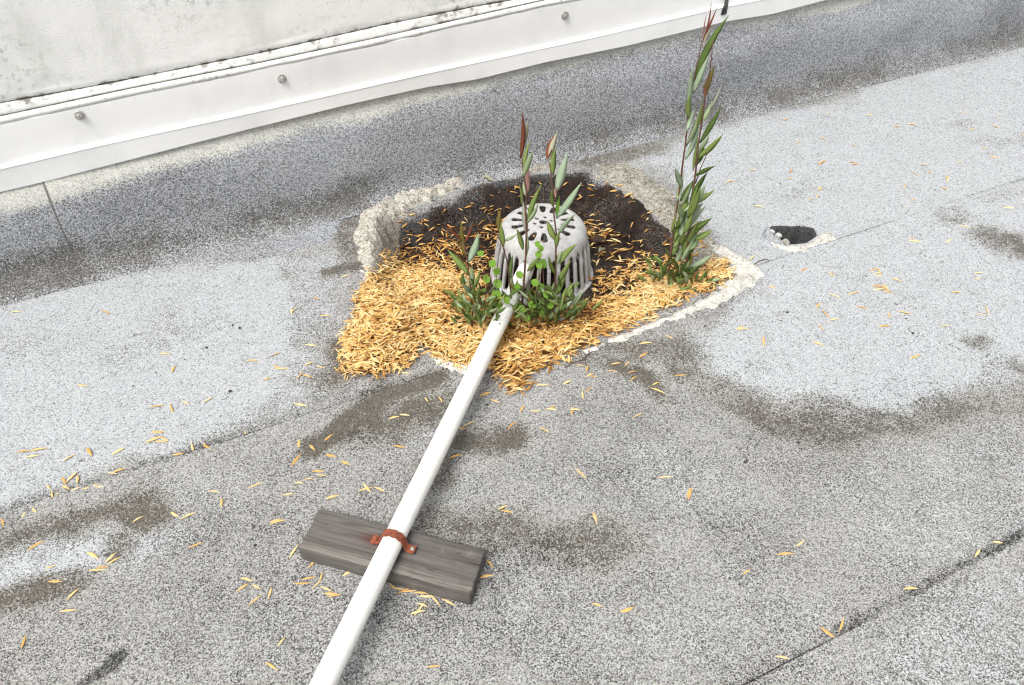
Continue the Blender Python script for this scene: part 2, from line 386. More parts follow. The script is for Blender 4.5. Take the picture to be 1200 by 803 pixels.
PAINT = [  # polygon, strength
    (P2([(-500, 420), (0, 352), (100, 325), (250, 300), (330, 292), (345, 330), (340, 400), (330, 450), (290, 490), (200, 528), (100, 562), (0, 600), (-500, 760)]), .95),
    (P2([(330, 292), (405, 284), (425, 300), (402, 360), (385, 430), (350, 470), (290, 495), (330, 440)]), .55),
    (P2([(745, 190), (860, 150), (1000, 108), (1250, 36), (1900, -110), (2100, 200), (1300, 455), (1200, 462), (1130, 470), (1060, 505), (985, 492), (905, 458), (835, 428), (815, 402), (895, 345), (900, 320), (845, 285), (800, 225)]), .86),
    (P2([(-300, 665), (0, 645), (90, 617), (140, 626), (212, 612), (205, 632), (150, 652), (122, 672), (60, 694), (0, 702), (-300, 770)]), .8),
    (P2([(690, 500), (780, 520), (900, 560), (860, 620), (740, 600)]), .30), (P2([(950, 560), (1250, 500), (1300, 640), (1050, 680)]), .30),
    (P2([(760, 640), (880, 680), (900, 803), (700, 803)]), .24), (P2([(1000, 760), (1250, 640), (1300, 900), (1000, 850)]), .34), (P2([(440, 460), (560, 480), (600, 590), (480, 600)]), .22),
    (P2([(130, 590), (260, 540), (330, 560), (240, 620)]), .26)]
DIRT = [  # line, radius m, strength, softness m
    ([(375, 515), (430, 485), (480, 458), (505, 447)], .018, 1.0, .03), ([(400, 505), (470, 490), (520, 478)], .008, .85, .05), ([(510, 555), (540, 530), (600, 522)], .012, .95, .035), ([(495, 572), (520, 550)], .006, .8, .03),
    ([(815, 440), (850, 455), (905, 478), (960, 492)], .02, .72, .05), ([(960, 492), (1010, 508), (1080, 500), (1180, 475), (1260, 460)], .012, .62, .05), ([(735, 415), (800, 410), (820, 430)], .01, .62, .06), ([(720, 432), (760, 448), (778, 462)], .010, .9, .025),
    ([(1165, 278), (1215, 290), (1260, 300)], .03, .85, .05), ([(1150, 408), (1160, 400)], .01, .7, .03), ([(1110, 260), (1130, 255)], .008, .5, .04),
    ([(-100, 720), (0, 712), (45, 702), (60, 695)], .012, .95, .03), ([(150, 612), (190, 598)], .012, .9, .03), ([(0, 645), (60, 622), (140, 600), (180, 590)], .008, .7, .03), ([(110, 655), (120, 640)], .006, .7, .025),
    ([(395, 315), (422, 308)], .010, .95, .03), ([(385, 437), (400, 430), (405, 405)], .010, .75, .04), ([(408, 250), (418, 290)], .02, .6, .05),
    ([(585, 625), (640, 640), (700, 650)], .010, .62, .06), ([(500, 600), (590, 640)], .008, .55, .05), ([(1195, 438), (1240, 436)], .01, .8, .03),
    ([(640, 400), (690, 425), (740, 420)], .01, .5, .06), ([(860, 320), (840, 300), (850, 345)], .012, .45, .05), ([(690, 185), (760, 175)], .02, .6, .07), ([(890, 130), (1000, 108)], .004, .4, .03)]
DARK = [
    ([(825, 585), (860, 640), (900, 700), (945, 760)], .02, .36, .07), ([(300, 600), (360, 555), (430, 520)], .02, .34, .08), ([(250, 680), (330, 640), (400, 780), (330, 820)], .04, .36, .12),
    ([(560, 700), (590, 660), (640, 660)], .015, .5, .06), ([(400, 690), (520, 730)], .015, .45, .06), ([(640, 560), (720, 565), (800, 540)], .015, .34, .06), ([(90, 800), (112, 786)], .005, .85, .018),  # first stroke paints the timber block's shadow along with staining at its right
    ([(455, 540), (420, 600)], .01, .35, .05), ([(150, 690), (250, 620)], .02, .34, .07), ([(480, 820), (640, 720)], .02, .3, .08), ([(1090, 460), (900, 520), (800, 480)], .02, .3, .07), ([(0, 790), (120, 720)], .03, .3, .09)]
MUCK = P2([(455, 288), (475, 268), (515, 250), (565, 238), (620, 229), (680, 219), (715, 234), (755, 262), (785, 296), (800, 330), (750, 362), (690, 385), (600, 400), (540, 370), (470, 320), (455, 295)], -.05)
WETWALL = P2([(440, 265), (530, 224), (612, 207), (700, 198), (695, 214), (620, 226), (530, 250), (460, 285)])
for L in (DIRT, DARK):
    for i, (pts, *r) in enumerate(L): L[i] = (P2(pts), *r)
def roof_masks(u, v):
    uu = u + .06 * (fbm(u * 11, v * 11, 21, 5) - .5) + .10 * (fbm(u * 3.5, v * 3.5, 23, 2) - .5); vv = v + .06 * (fbm(u * 12 + 50, v * 12, 22, 5) - .5) + .07 * (fbm(u * 3.5 + 9, v * 3.5, 24, 2) - .5)
    p = .13 + .22 * (fbm(u * 3, v * 3, 31, 4) - .5)
    for poly, s in PAINT: p = np.maximum(p, s * sstep(-.06, .05, poly_sd(uu, vv, poly)))
    p = p * (1 - .38 * sstep(.56, .75, fbm(u * 5, v * 8, 33, 5)))
    d = np.zeros_like(u); k = np.zeros_like(u)
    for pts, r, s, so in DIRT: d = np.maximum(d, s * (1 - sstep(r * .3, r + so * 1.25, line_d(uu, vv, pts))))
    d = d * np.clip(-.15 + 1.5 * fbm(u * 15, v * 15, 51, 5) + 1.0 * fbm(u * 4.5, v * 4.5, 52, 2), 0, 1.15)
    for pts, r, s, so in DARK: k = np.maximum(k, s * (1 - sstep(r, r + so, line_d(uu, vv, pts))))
    hd = poly_sd(u, v, HOLE); k = np.maximum(k, sstep(-.004, .001, hd) * (.22 + 1.5 * sstep(.026, .055, u - HOLE[0][0])))
    bs = poly_sd(u, v, BASIN); k = np.maximum(k, sstep(.0, .04, bs) * 1.25 * sstep(-1.2, -1.4, v))
    m = sstep(-.02, .04, poly_sd(uu, vv, MUCK)); m = np.maximum(m, sstep(.13, .11, np.hypot(u - DU, v - DV)))
    k = np.maximum(k, .95 * sstep(-.01, .02, poly_sd(uu, vv, WETWALL)))
    sb = (1 - sstep(.006, .02, np.abs(v - SEAM1 + .006))) * sstep(.40, .30, u) * (.35 + .4 * fbm(u * 7, v * 0, 44, 2))
    sb = np.maximum(sb, (1 - sstep(.001, .007, np.abs(v - SEAM1 + .005))) * sstep(1.42, 1.5, u) * (.05 + .6 * fbm(u * 6, v * 0, 45, 2)))
    sb = np.maximum(sb, (1 - sstep(.004, .018, np.abs(v - SEAM2 + .004))) * (.3 + .7 * fbm(u * 7, v * 0, 46, 2)))
    k = np.maximum(k, sb)
    d = np.maximum(d, .3 * (1 - sstep(-1.80, -1.75, v)) * (.3 + .9 * fbm(u * 5, v * 5, 47, 3)))
    return p, d, k, m
def seam_w(u, sd): return (fbm(u * 3.0, u * 0, sd, 4) - .5) * .012
def sheet(v0, v1, fine_hi, top_seam, seed):
    """from v0 (nearer the parapet; a cut edge that laps over its neighbour) to v1"""
    if fine_hi is None: va = np.arange(v0, v1 + 1e-6, .0046)
    else:
        va = list(np.arange(v0, fine_hi, .0046)); s = .0046
        while va[-1] < v1: s *= 1.15; va.append(va[-1] + s)
        va = np.array(va)
    extra = [v0 + .0012, v0 + .0026] if top_seam else list(np.arange(-1.275, -1.165, .0023)) + [SEAM1 - .003]
    if abs(v1 - SEAM2 - .03) < 1e-6: extra += [SEAM2 - .003, SEAM2 - .0015]
    va = np.unique(np.round(np.concatenate([va, extra]), 5))
    uu, vv = np.meshgrid(UA, va, indexing='ij')
    vv = vv + (seam_w(uu, seed) * np.exp(-((vv - v0) / .05) ** 2) if top_seam else 0)
    z = zroof(uu, vv)
    if top_seam:
        inb = sstep(0, .04, poly_sd(uu, vv, BASIN))
        z = z + .0008 + .0034 * np.exp(-((vv - v0) / .10) ** 2) * (1 - inb * .7) * (.65 + .7 * fbm(uu * 4, uu * 0, seed + 3, 2))
        z[:, 0] -= .006
    vs = W3(uu, vv, z); me = gridmesh('membrane_sheet', vs, len(UA), len(va))
    p_, d_, k_, m_ = roof_masks(uu, vv)
    if top_seam:                                            # broken darker line coloured along the cut edge
        ed = (1 - sstep(.0015, .0065, vv - vv[:, :1])) * np.clip(.55 + 1.3 * (fbm(uu * 9, uu * 0, seed + 8, 3) - .3), 0, 1.3)
        if seed == 60: ed = ed * np.where(uu > .9, .75, 1)
        k_ = np.maximum(k_, ed)
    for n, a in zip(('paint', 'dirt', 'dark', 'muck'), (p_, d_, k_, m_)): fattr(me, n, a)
    return place('membrane_sheet', me, M['roof'], roof)
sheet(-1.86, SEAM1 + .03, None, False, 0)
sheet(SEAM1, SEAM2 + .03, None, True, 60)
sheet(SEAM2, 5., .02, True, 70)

# ------------------------------------------------------------------ PARAPET: render wall, ledge, flashing, upstand sheets
wall = root('parapet_wall', w3(.6, -1.95, 0), 'dirty white rendered parapet wall with metal flashing above the grey roof', 'wall')
VF = -1.868                                                # plane of the flashing's lower lip
def line_of(pts, v): a = sorted(wz(x, y, v) for x, y in pts); return np.array(a).T
def interp(L, u): 
    z = np.interp(u, L[0], L[1]); lo = u < L[0][0]; z = np.where(lo, L[1][0] + (u - L[0][0]) * .02, z); return z
lip = line_of([(0, 226), (55, 213), (170, 183), (300, 150), (400, 125), (500, 103), (560, 93), (640, 73), (730, 55), (850, 26), (905, 17), (970, 0)], VF)
fold = line_of([(0, 198), (110, 172), (300, 131), (500, 86), (700, 43), (850, 8)], VF)
ftop = line_of([(0, 140), (150, 108), (300, 78), (450, 46), (560, 21), (640, 3)], VF - .012)
led = line_of([(0, 122), (100, 104), (300, 64), (450, 30), (560, 8)], VF - .018)
US = np.concatenate([[-6, -4, -2.5, -1.5], np.arange(-.8, 3.6, .02), [3.8, 4.2, 5, 6.5, 9]])
def loft(name, prof, mat, parent, att=None):
    """prof: list of (v-array, z-array) stations along US, bottom to top; att: joint strength of each line"""
    n = len(prof); vs = np.zeros((len(US), n, 3))
    for j, (v, z) in enumerate(prof): vs[:, j] = W3(US, np.broadcast_to(v, US.shape), np.broadcast_to(z, US.shape))
    me = gridmesh(name, vs.reshape(-1, 3), len(US), n, True)
    if att is not None: fattr(me, 'joint_and_shade', np.tile(np.array(att, float), len(US)))
    return place(name, me, mat, parent)
zl, zf, zt, zd = (interp(L, US) for L in (lip, fold, ftop, led))
zt = np.maximum(zt, zf + .07); zd = np.maximum(zd, zt + .018)
wv = (fbm(US * 2.2, US * 0, 90, 3) - .5) * .007
fl = loft('flashing', [(VF - .012 + wv, zl + .004), (VF - .004 + wv, zl - .001), (VF + wv, zl), (VF + .0015 + wv, zl + .002), (VF + .0005 + wv * .6, (zl + zf) / 2), (VF + wv * .2, zf - .003), (VF + .0012, zf - .0008), (VF - .0005, zf + .0012), (VF - .0075, zf + .0036),
      (VF - .0095, zf + .0055), (VF - .0105, zf + .02), (VF - .011, (zf + zt) / 2), (VF - .0115, zt - .016), (VF - .012, zt - .011), (VF - .016, zt - .004), (VF - .022, zt)],
     M['flashing'], wall, [.8, .75, .6, .12, .04, .1, .42, 0, 0, .02, 0, 0, .08, .2, .25, .3])  # high values at the lip's bottom paint grime and the shadow line beneath
fl.modifiers.new('creases', 'EDGE_SPLIT').split_angle = math.radians(24)
bw = (fbm(US * 7, US * 0, 95, 4) - .5) * 2.2
loft('sealant_bead', [(VF - .024, zt - .006), (VF - .0118 + bw * .001, zt - .011 + bw * .006), (VF - .0125 + bw * .003, zt - .002), (VF - .0165, zt + .003), (VF - .026, zt + .002)], M['bead'], wall)
loft('ledge_band', [(VF - .030, zt + .0045), (VF - .019, zt + .0055), (VF - .0175, zt + .008), (VF - .0185, zt * .6 + zd * .4), (VF - .0195, zt * .2 + zd * .8), (VF - .0215, zd - .0015), (VF - .034, zd - .0022)], M['wall'], wall, [.55, .38, .32, .26, .32, .40, .55])
nz = 60
prof = [(VF - .034, zd - .001), (VF - .0235, zd + .001), (VF - .022, zd + .004), (VF - .0215, zd + .012)]
for j in range(1, nz): prof.append((VF - .0215 + (fbm(US * 6, US * 0 + j * .2, 99, 3) - .5) * .004, zd + .012 + (2.2) * (j / (nz - 1)) ** 1.6))
loft('wall_face', prof, M['wall'], wall, [.6, .5, .34, .08] + [0] * (nz - 1))
cv, cf = box_vf(w3(1.5, VF - .16, 1.2), U, V, np.array([0, 0, 1.]), 15, .24, 2.9)
place('wall_core', mesh('wall_core', cv, cf, False), M['wall'], wall)

def upstand(u0, u1, lift):
    ua_ = UA[(UA >= u0 - 1e-6) & (UA <= u1 + 1e-6)]; ua_ = np.unique(np.concatenate([[u0, u0 + .0015, u0 + .003, u0 + .005], ua_, [u1]]))
    ctrl = [(-1.700, .0022), (-1.74, .0026), (-1.775, .0045), (-1.80, .010), (-1.818, .022), (-1.829, .043), (-1.834, .075), (-1.838, .12), (-1.846, .17), (-1.858, .205), (-1.875, .230), (-1.886, .262), (-1.888, .30), (-1.890, .36)]
    t = np.linspace(0, 1, len(ctrl)); tt = np.linspace(0, 1, 110)
    cv_ = np.array(ctrl)
    def smooth(y): 
        f = np.interp(tt, t, y); k = np.ones(9) / 9; p = np.pad(f, 4, mode='edge'); g = np.convolve(p, k, 'valid'); g[0] = f[0]; g[-1] = f[-1]; return g
    pv, pz = smooth(cv_[:, 0]), smooth(cv_[:, 1])
    uu, vv = np.meshgrid(ua_, pv, indexing='ij'); zz = np.broadcast_to(pz, uu.shape).copy()
    # toe: the cut edge lies a little nearer or farther from the wall along the run
    toe_sh = (sstep(.30, .36, uu) * -.075 + sstep(-.12, 0.06, -uu) * -.07) * sstep(-1.79, -1.70, vv)
    vv = vv + toe_sh + (fbm(uu * 3, uu * 0, 130, 3) - .5) * .012 * sstep(-1.78, -1.70, vv)
    n = (fbm(uu * 3.0, zz * 6 + vv * 3, 110, 3) - .5); out = sstep(0, .05, zz) * sstep(.235, .14, zz)
    vv = vv + n * .022 * out + lift * .003; zz = zz + zroof(uu, vv) * sstep(-1.80, -1.72, vv) * sstep(.03, .0, zz)
    zz = zz - .006 * sstep(.36, .46, uu) * sstep(-1.80, -1.765, vv) - .006 * sstep(-.02, -.12, uu) * sstep(-1.80, -1.765, vv)
    inb = sstep(-.03, .02, poly_sd(uu, np.maximum(vv, -1.80), BASIN)) * sstep(.02, .004, zz)
    zz = zz - inb * .02
    zz[:, 0] -= .004
    me = gridmesh('upstand_sheet', W3(uu, vv, zz), len(ua_), len(pv))
    zlip = np.interp(uu, US, zl)
    fadelip = zlip - zz
    pale = sstep(.066, .012, fadelip + (fbm(uu * 4, zz * 4, 140, 3) - .5) * .05)
    low = sstep(.15, .01, zz + (fbm(uu * 6, zz * 8, 141, 4) - .5) * .12) * sstep(-1.745, -1.785, vv)
    low = low * (.40 + .70 * fbm(uu * 3, zz * 2, 142, 3))
    toe = sstep(-1.81, -1.775, vv)
    low = np.maximum(low * (1 - .3 * toe), .55 * sstep(.25, .40, uu) * sstep(1.25, 1.0, uu) * sstep(.06, .0, zz))
    edge = sstep(.004, .0, np.abs(vv - vv[:, :1]) ) * .9 * sstep(.02, .10, uu) * sstep(.42, .38, uu)
    vseam = 0
    if lift: vseam = (1.25 if lift > 1 else .7) * (1 - sstep(.002, .007, np.abs(uu - u0)))
    fattr(me, 'pale', pale * .9); fattr(me, 'dirt', np.maximum.reduce([low, edge, vseam + 0 * uu]))
    fattr(me, 'blue', np.clip(.10 + .8 * (fbm(uu * 2.5, zz * 3, 150, 3) - .45) + .12 * toe, 0, .7))
    o = place('upstand_sheet', me, M['upstand'], wall)
us1 = wz(66, 255, -1.845)[0]; us2 = wz(851, 90, -1.845)[0]
upstand(-6, us1 + .02, 0); upstand(us1, us2 + .02, 1.2); upstand(us2, 8.9, .7)

def bolt(px, py):
    u, z = wz(px, py, VF - .011); c = w3(u, VF - .0105, z); Z = np.array([0, 0, 1.])
    def disc(name, d0, d1, r0, r1, n, mat, par, rot=0):
        vs, fs = [], []
        for d, r in ((d0, r0), (d1, r0), (d1 + .0012, r1)):
            for k in range(n):
                a = 2 * math.pi * k / n + rot; vs.append(c + V * d + U * (r * math.cos(a)) + Z * (r * math.sin(a)))
        for i in range(2):
            for k in range(n): fs.append((i * n + k, i * n + (k + 1) % n, (i + 1) * n + (k + 1) % n, (i + 1) * n + k))
        fs.append(tuple(2 * n + k for k in range(n))); return place(name, mesh(name, vs, fs, False), mat, par)
    w = disc('bolt', .003, .0085, .0068, .005, 6, M['bolt'], fl, .3)
    disc('washer', -.001, .0018, .0105, .0095, 12, M['bolt'], fl, .45)
for q in ((93, 135), (330, 92), (662, 18)): bolt(*q)
for q in ((93, 135), (330, 92)): pass

# black rubber strap hanging over the flashing
pts = [wz(852, -40, VF - .006), wz(850, -8, VF - .006), wz(849, 4, VF - .006), wz(846, 16, VF - .006)]
vs, fs = [], []
for i, ((u, z), w_) in enumerate(zip(pts, (.006, .0055, .008, .0105))):
    for a, b in ((-1, 0), (0, .5), (1, 0), (0, -.3)): vs.append(w3(u + a * w_, VF + .002 + b * .006 + .003 * (i == 1), z))
for i in range(3):
    for k in range(4): fs.append((i * 4 + k, i * 4 + (k + 1) % 4, (i + 1) * 4 + (k + 1) % 4, (i + 1) * 4 + k))
fs += [(3, 2, 1, 0), (12, 13, 14, 15)]
o = place('rubber_strap', mesh('rubber_strap', vs, fs), M['rubber'], None, w3(*[pts[3][0], VF, pts[3][1]]))
tag(o, 'short black rubber strap hanging over the white metal flashing', 'strap')

# ------------------------------------------------------------------ mortar and crust round the sump
def patch(name, px, h, mat, parent=None, origin=None, rough=.004, freq=40, edge=.03, res=.0032, seed=1, wear=None, ridge=None, lean=0):
    poly = P2(px); pa = np.array(poly); lo, hi = pa.min(0) - .02, pa.max(0) + .02
    u = np.arange(lo[0], hi[0], res); v = np.arange(lo[1], hi[1], res); uu, vv = np.meshgrid(u, v, indexing='ij')
    sd = poly_sd(uu, vv, poly) + (fbm(uu * 45, vv * 45, seed, 4) - .5) * .028
    prof = sstep(0, edge, sd) ** .7
    z = zroof(uu, vv)
    n = fbm(uu * freq, vv * freq, seed + 5, 4) - .5; nn = hash2(np.arange(uu.size).reshape(uu.shape), np.zeros(uu.shape), seed) - .5
    hh = h * prof * (1 + .5 * (fbm(uu * 11, vv * 11, seed + 9, 3) - .5) * 2) + prof * (rough * n * 2 + rough * .5 * nn)
    z = z + hh - .006 * (sd < 0) + .0012
    keep = sd > -.006
    idx = -np.ones(uu.size, int); nv = len(v)
    i = np.arange(len(u) - 1)[:, None] * nv + np.arange(nv - 1)[None, :]
    q = np.stack([i, i + nv, i + nv + 1, i + 1], -1).reshape(-1, 4); q = q[keep.ravel()[q].all(1)]
    used = np.unique(q); idx[used] = np.arange(len(used)); vs = W3(uu, vv, z)[used]
    me = quadmesh(name, vs, idx[q])
    wr = np.zeros(uu.shape)
    if wear: wr = wear(uu, vv, sd)
    fattr(me, 'wear', np.clip(wr, 0, 1).ravel()[used])
    return place(name, me, mat, parent, origin)
bc = guv(640, 320)
rim = root('sump_rim', w3(bc[0], bc[1], zr(*bc)), 'crumbling crusted rim around the sunken roof drain', 'drain rim')
inside = lambda k0, k1, seed: (lambda u, v, sd: sstep(k0, k1, poly_sd(u, v, BASIN)) * (.55 + .9 * fbm(u * 25, v * 25, seed, 3)))
o = patch('crust_lump', [(447, 222), (468, 228), (478, 243), (466, 266), (462, 288), (452, 310), (440, 330), (428, 322), (420, 298), (415, 275), (424, 248), (436, 230)], .015, M['crust'], rim, rough=.013, freq=75, edge=.055, seed=11, wear=inside(-.012, .030, 12))
o['label'] = 'thick pale lumpy crust at the sump corner'
patch('crust_ridge', [(460, 232), (500, 222), (540, 210), (560, 207), (558, 214), (530, 224), (500, 236), (470, 250)], .018, M['crust'], rim, rough=.008, freq=60, edge=.02, seed=21, wear=inside(.008, .035, 22))
patch('crust_ridge', [(556, 208), (610, 198), (650, 192), (650, 198), (612, 204), (560, 215)], .006, M['crust_tan'], rim, rough=.005, freq=60, edge=.012, seed=31)
patch('crust_slope', [(697, 192), (735, 190), (760, 205), (790, 228), (815, 255), (838, 282), (835, 300), (812, 296), (780, 262), (745, 232), (710, 212)], .004, M['crust_tan'], rim, rough=.005, freq=45, edge=.05, seed=41, wear=inside(-.02, .05, 42))
o = patch('mortar_edge', [(828, 284), (850, 288), (878, 304), (897, 322), (890, 334), (868, 345), (850, 356), (800, 374), (755, 392), (715, 405), (688, 416), (680, 411), (700, 402), (745, 385), (790, 364), (830, 345), (856, 326), (858, 310), (842, 298)], .010, M['mortar'], rim, rough=.005, freq=45, edge=.022, seed=51)
o['label'] = 'white mortar strip along the front edge of the sump'
patch('mortar_edge', [(494, 409), (506, 414), (520, 423), (545, 427), (570, 432), (568, 438), (548, 442), (530, 436), (512, 425)], .010, M['mortar'], rim, rough=.003, freq=40, edge=.012, seed=61)
patch('mortar_edge', [(422, 315), (440, 322), (436, 336), (428, 332)], .008, M['mortar'], rim, rough=.004, freq=50, edge=.02, seed=66)
hp = [(906, 285), (922, 289), (945, 286), (958, 277), (959, 269), (970, 272), (985, 280), (978, 287), (962, 288), (948, 292), (945, 299), (928, 295), (910, 292)]
hc = guv(950, 288)
o = patch('mortar_patch', hp, .006, M['mortar'], None, w3(hc[0], hc[1], zr(*hc)), rough=.003, freq=50, edge=.02, seed=71)
tag(o, 'white mortar patch broken around the hole in the roof', 'mortar')
# stones inside the hole
for i, (px, py, r) in enumerate([(921, 281, .012), (927, 277, .009), (936, 276, .011), (912, 276, .009), (905, 272, .008)]):
    u, v = guv(px, py, -.01); z = zr(u, v) + r * .55
    vs, fs = [], []
    for a in range(5):
        th = math.pi * (a + .5) / 5
        for b in range(8):
            ph = 2 * math.pi * b / 8; rr = r * (.75 + .5 * random.random()); vs.append(w3(u, v, z) + np.array([math.sin(th) * math.cos(ph), math.sin(th) * math.sin(ph), math.cos(th) * .75]) * rr)
    for a in range(4):
        for b in range(8): fs.append((a * 8 + b, a * 8 + (b + 1) % 8, (a + 1) * 8 + (b + 1) % 8, (a + 1) * 8 + b))
    fs += [tuple(range(8))[::-1], tuple(32 + b for b in range(8))]
    o = place('rubble_stone', mesh('rubble_stone', vs, fs, False), M['crust'] if i < 2 else M['rib'], None, w3(u, v, z - r * .5)); tag(o, 'small grey rubble stone inside the hole in the roof', 'stone', 'stones in the roof hole')

# ------------------------------------------------------------------ DRAIN STRAINER
zb = -.038
dr = root('drain_strainer', w3(DU, DV, zb), 'slotted white cast dome strainer standing over the sunken roof drain', 'drain cover')
def capmesh():
    nth = 378
    prof = [(.0001, .1555), (.010, .1555)]
    prof += [(r, .1555 - .004 * (r / .078) ** 2) for r in np.arange(.013, .0781, .0022)]
    z0 = prof[-1][1]; r0 = prof[-1][0]
    for a in np.linspace(10, 80, 14): prof.append((r0 + .029 * math.sin(math.radians(a)), z0 - .037 * (1 - math.cos(math.radians(a)))))
    zz = prof[-1][1]; rr = prof[-1][0]
    for k in range(1, 8): prof.append((rr + .0006 * k, zz - .0035 * k))
    vs = []; prof = np.array(prof); npf = len(prof)
    th = np.arange(nth) * 2 * math.pi / nth
    P = np.zeros((nth, npf, 3)); P[:, :, 0] = np.cos(th)[:, None] * prof[:, 0]; P[:, :, 1] = np.sin(th)[:, None] * prof[:, 0]; P[:, :, 2] = prof[:, 1]
    TH, R = np.meshgrid(th, prof[:, 0], indexing='ij'); ZZ = np.broadcast_to(prof[:, 1], TH.shape)
    def cut(t, r, x, y, z):
        ns = 14; k = 2 * math.pi / ns; d = (t + k * .5 + k / 2) % k - k / 2; arc = abs(d) * r
        wdt = .0046 + .0050 * np.clip((r - .042) / .034, 0, 1)
        if z > .145 and .042 < r < .078:
            e = min(r - .042, .078 - r); 
            if arc < min(wdt, math.sqrt(max(0, 2 * wdt * e - e * e)) if e < wdt else wdt): return True
        for hx, hy in [(0, 0)] + [(.0205 * math.cos(q), .0205 * math.sin(q)) for q in np.arange(6) * math.pi / 3 + .3]:
            if z > .15 and math.hypot(x - hx, y - hy) < .0052: return True
        kr = 2 * math.pi / NR; dd = (t + kr / 2) % kr; dd = abs(dd - kr / 2)     # gaps run on up into the skirt of the cap
        dd2 = kr / 2 - dd
        if z < .116 and dd2 * r < .0066 * min(1, math.sqrt((.116 - z) / .010 + .02)): return True
        return False
    q = []
    for i in range(nth):
        for j in range(npf - 1):
            i2 = (i + 1) % nth; c = (P[i, j] + P[i2, j] + P[i2, j + 1] + P[i, j + 1]) / 4
            if not cut((th[i] + math.pi / nth), math.hypot(c[0], c[1]), c[0], c[1], c[2]): q.append((i * npf + j, i * npf + j + 1, i2 * npf + j + 1, i2 * npf + j))
    return P.reshape(-1, 3), np.array(q)
NR = 30
P, q = capmesh(); used = np.unique(q); idx = -np.ones(len(P), int); idx[used] = np.arange(len(used))
me = quadmesh('dome_cap', P[used] + w3(DU, DV, zb), idx[q]); o = place('dome_cap', me, M['dome'], dr)
sm = o.modifiers.new('thick', 'SOLIDIFY'); sm.thickness = .006; sm.offset = -1
def rib_mesh(k):
    t = 2 * math.pi * (k + .0) / NR; vs, fs = [], []
    c, s = math.cos(t), math.sin(t)
    st = [(.1070, .098), (.110, .09), (.1135, .06), (.117, .03), (.1205, .008)]
    for r, z in st:
        for (dr_, w_) in ((.002, -.0036), (.0028, 0), (.002, .0036), (-.001, .0046), (-.0045, .0036), (-.0045, -.0036), (-.001, -.0046)):
            rr = r + dr_; vs.append(np.array([c * rr - s * w_, s * rr + c * w_, z]))
    n = 7
    for i in range(len(st) - 1):
        for j in range(n): fs.append((i * n + j, (i + 1) * n + j, (i + 1) * n + (j + 1) % n, i * n + (j + 1) % n))
    fs += [tuple(range(n)), tuple((len(st) - 1) * n + j for j in range(n))[::-1]]
    return vs, fs
PU = None
for k in range(NR):
    vs, fs = rib_mesh(k); o = place('rib', mesh('rib', [v + w3(DU, DV, zb) for v in vs], fs, False), M['rib'], dr)
pr = [(.112, .010), (.1245, .010), (.128, .004), (.128, -.002), (.110, -.002)]
n = 64; vs = [w3(DU, DV, zb) + np.array([r * math.cos(2 * math.pi * k / n), r * math.sin(2 * math.pi * k / n), z]) for k in range(n) for r, z in pr]
fs = [(k * 5 + j, ((k + 1) % n) * 5 + j, ((k + 1) % n) * 5 + (j + 1) % 5, k * 5 + (j + 1) % 5) for k in range(n) for j in range(5)]
place('base_ring', mesh('base_ring', vs, fs), M['rib'], dr)

# ------------------------------------------------------------------ TIMBER BLOCK, PIPE, STRAP
TH_ = .038
cor = [np.array(guv(x, y, TH_)) for x, y in ((374, 597), (350, 642), (550, 696), (570, 645))]
ctr = sum(cor) / 4; ex = (cor[2] + cor[3] - cor[0] - cor[1]); Lb = np.linalg.norm(ex) / 2; ex /= np.linalg.norm(ex)
BX = U * ex[0] + V * ex[1]; BY = np.cross(np.array([0, 0, 1.]), BX); Wb = .083
gz = zr(*ctr) + .0022
bcw = w3(ctr[0], ctr[1], gz)
import bmesh
bm = bmesh.new(); bmesh.ops.create_cube(bm, size=1)
for v in bm.verts: v.co = Vector((v.co.x * Lb, v.co.y * Wb, v.co.z * TH_ + TH_ / 2))
bmesh.ops.bevel(bm, geom=bm.edges[:], offset=.0035, segments=2, affect='EDGES', profile=.6)
bmesh.ops.subdivide_edges(bm, edges=[e for e in bm.edges if e.calc_length() > .06], cuts=24, use_grid_fill=True)
for v in bm.verts:
    x, y, z = v.co; f = float(fbm(np.array([x * 12]), np.array([y * 60 + z * 70]), 200, 3)[0]) - .5
    v.co.z += f * .003 * (z > .01); v.co.y += (float(fbm(np.array([x * 9]), np.array([z * 40]), 203, 3)[0]) - .5) * .004 * (abs(y) > .03)
    if z > .034 and y < -.03: v.co.z -= .004 * max(0, (-y - .03) / .012) * (.5 + f)
    if abs(x) > Lb / 2 - .004: v.co.x += (float(fbm(np.array([y * 70]), np.array([z * 70]), 205, 2)[0]) - .5) * .006
me = bpy.data.meshes.new('timber_block'); bm.to_mesh(me); bm.free()
bl = np.array([v.co[:] for v in me.vertices]); sw = gw(438, 634, TH_) - bcw; sx_, sy_ = sw @ BX, sw @ BY
fattr(me, 'rust', np.exp(-(((bl[:, 0] - sx_) / .022) ** 2 + ((bl[:, 1] - sy_) / .010) ** 2)) * (bl[:, 2] > .03))
fattr(me, 'worn', np.clip(np.exp(-((bl[:, 1] + Wb / 2 - .008) / .007) ** 2) * (bl[:, 2] > .03) * (.4 + .8 * fbm(bl[:, 0] * 14, bl[:, 1] * 0, 207, 3)), 0, 1))
me.polygons.foreach_set('use_smooth', np.ones(len(me.polygons), bool)); me.materials.append(M['wood'])
blk = bpy.data.objects.new('timber_block', me); COL.objects.link(blk); blk.location = tuple(bcw); blk.rotation_euler = (0, 0, math.atan2(BX[1], BX[0]))
tag(blk, 'weathered grey timber block lying under the white pipe', 'timber block')

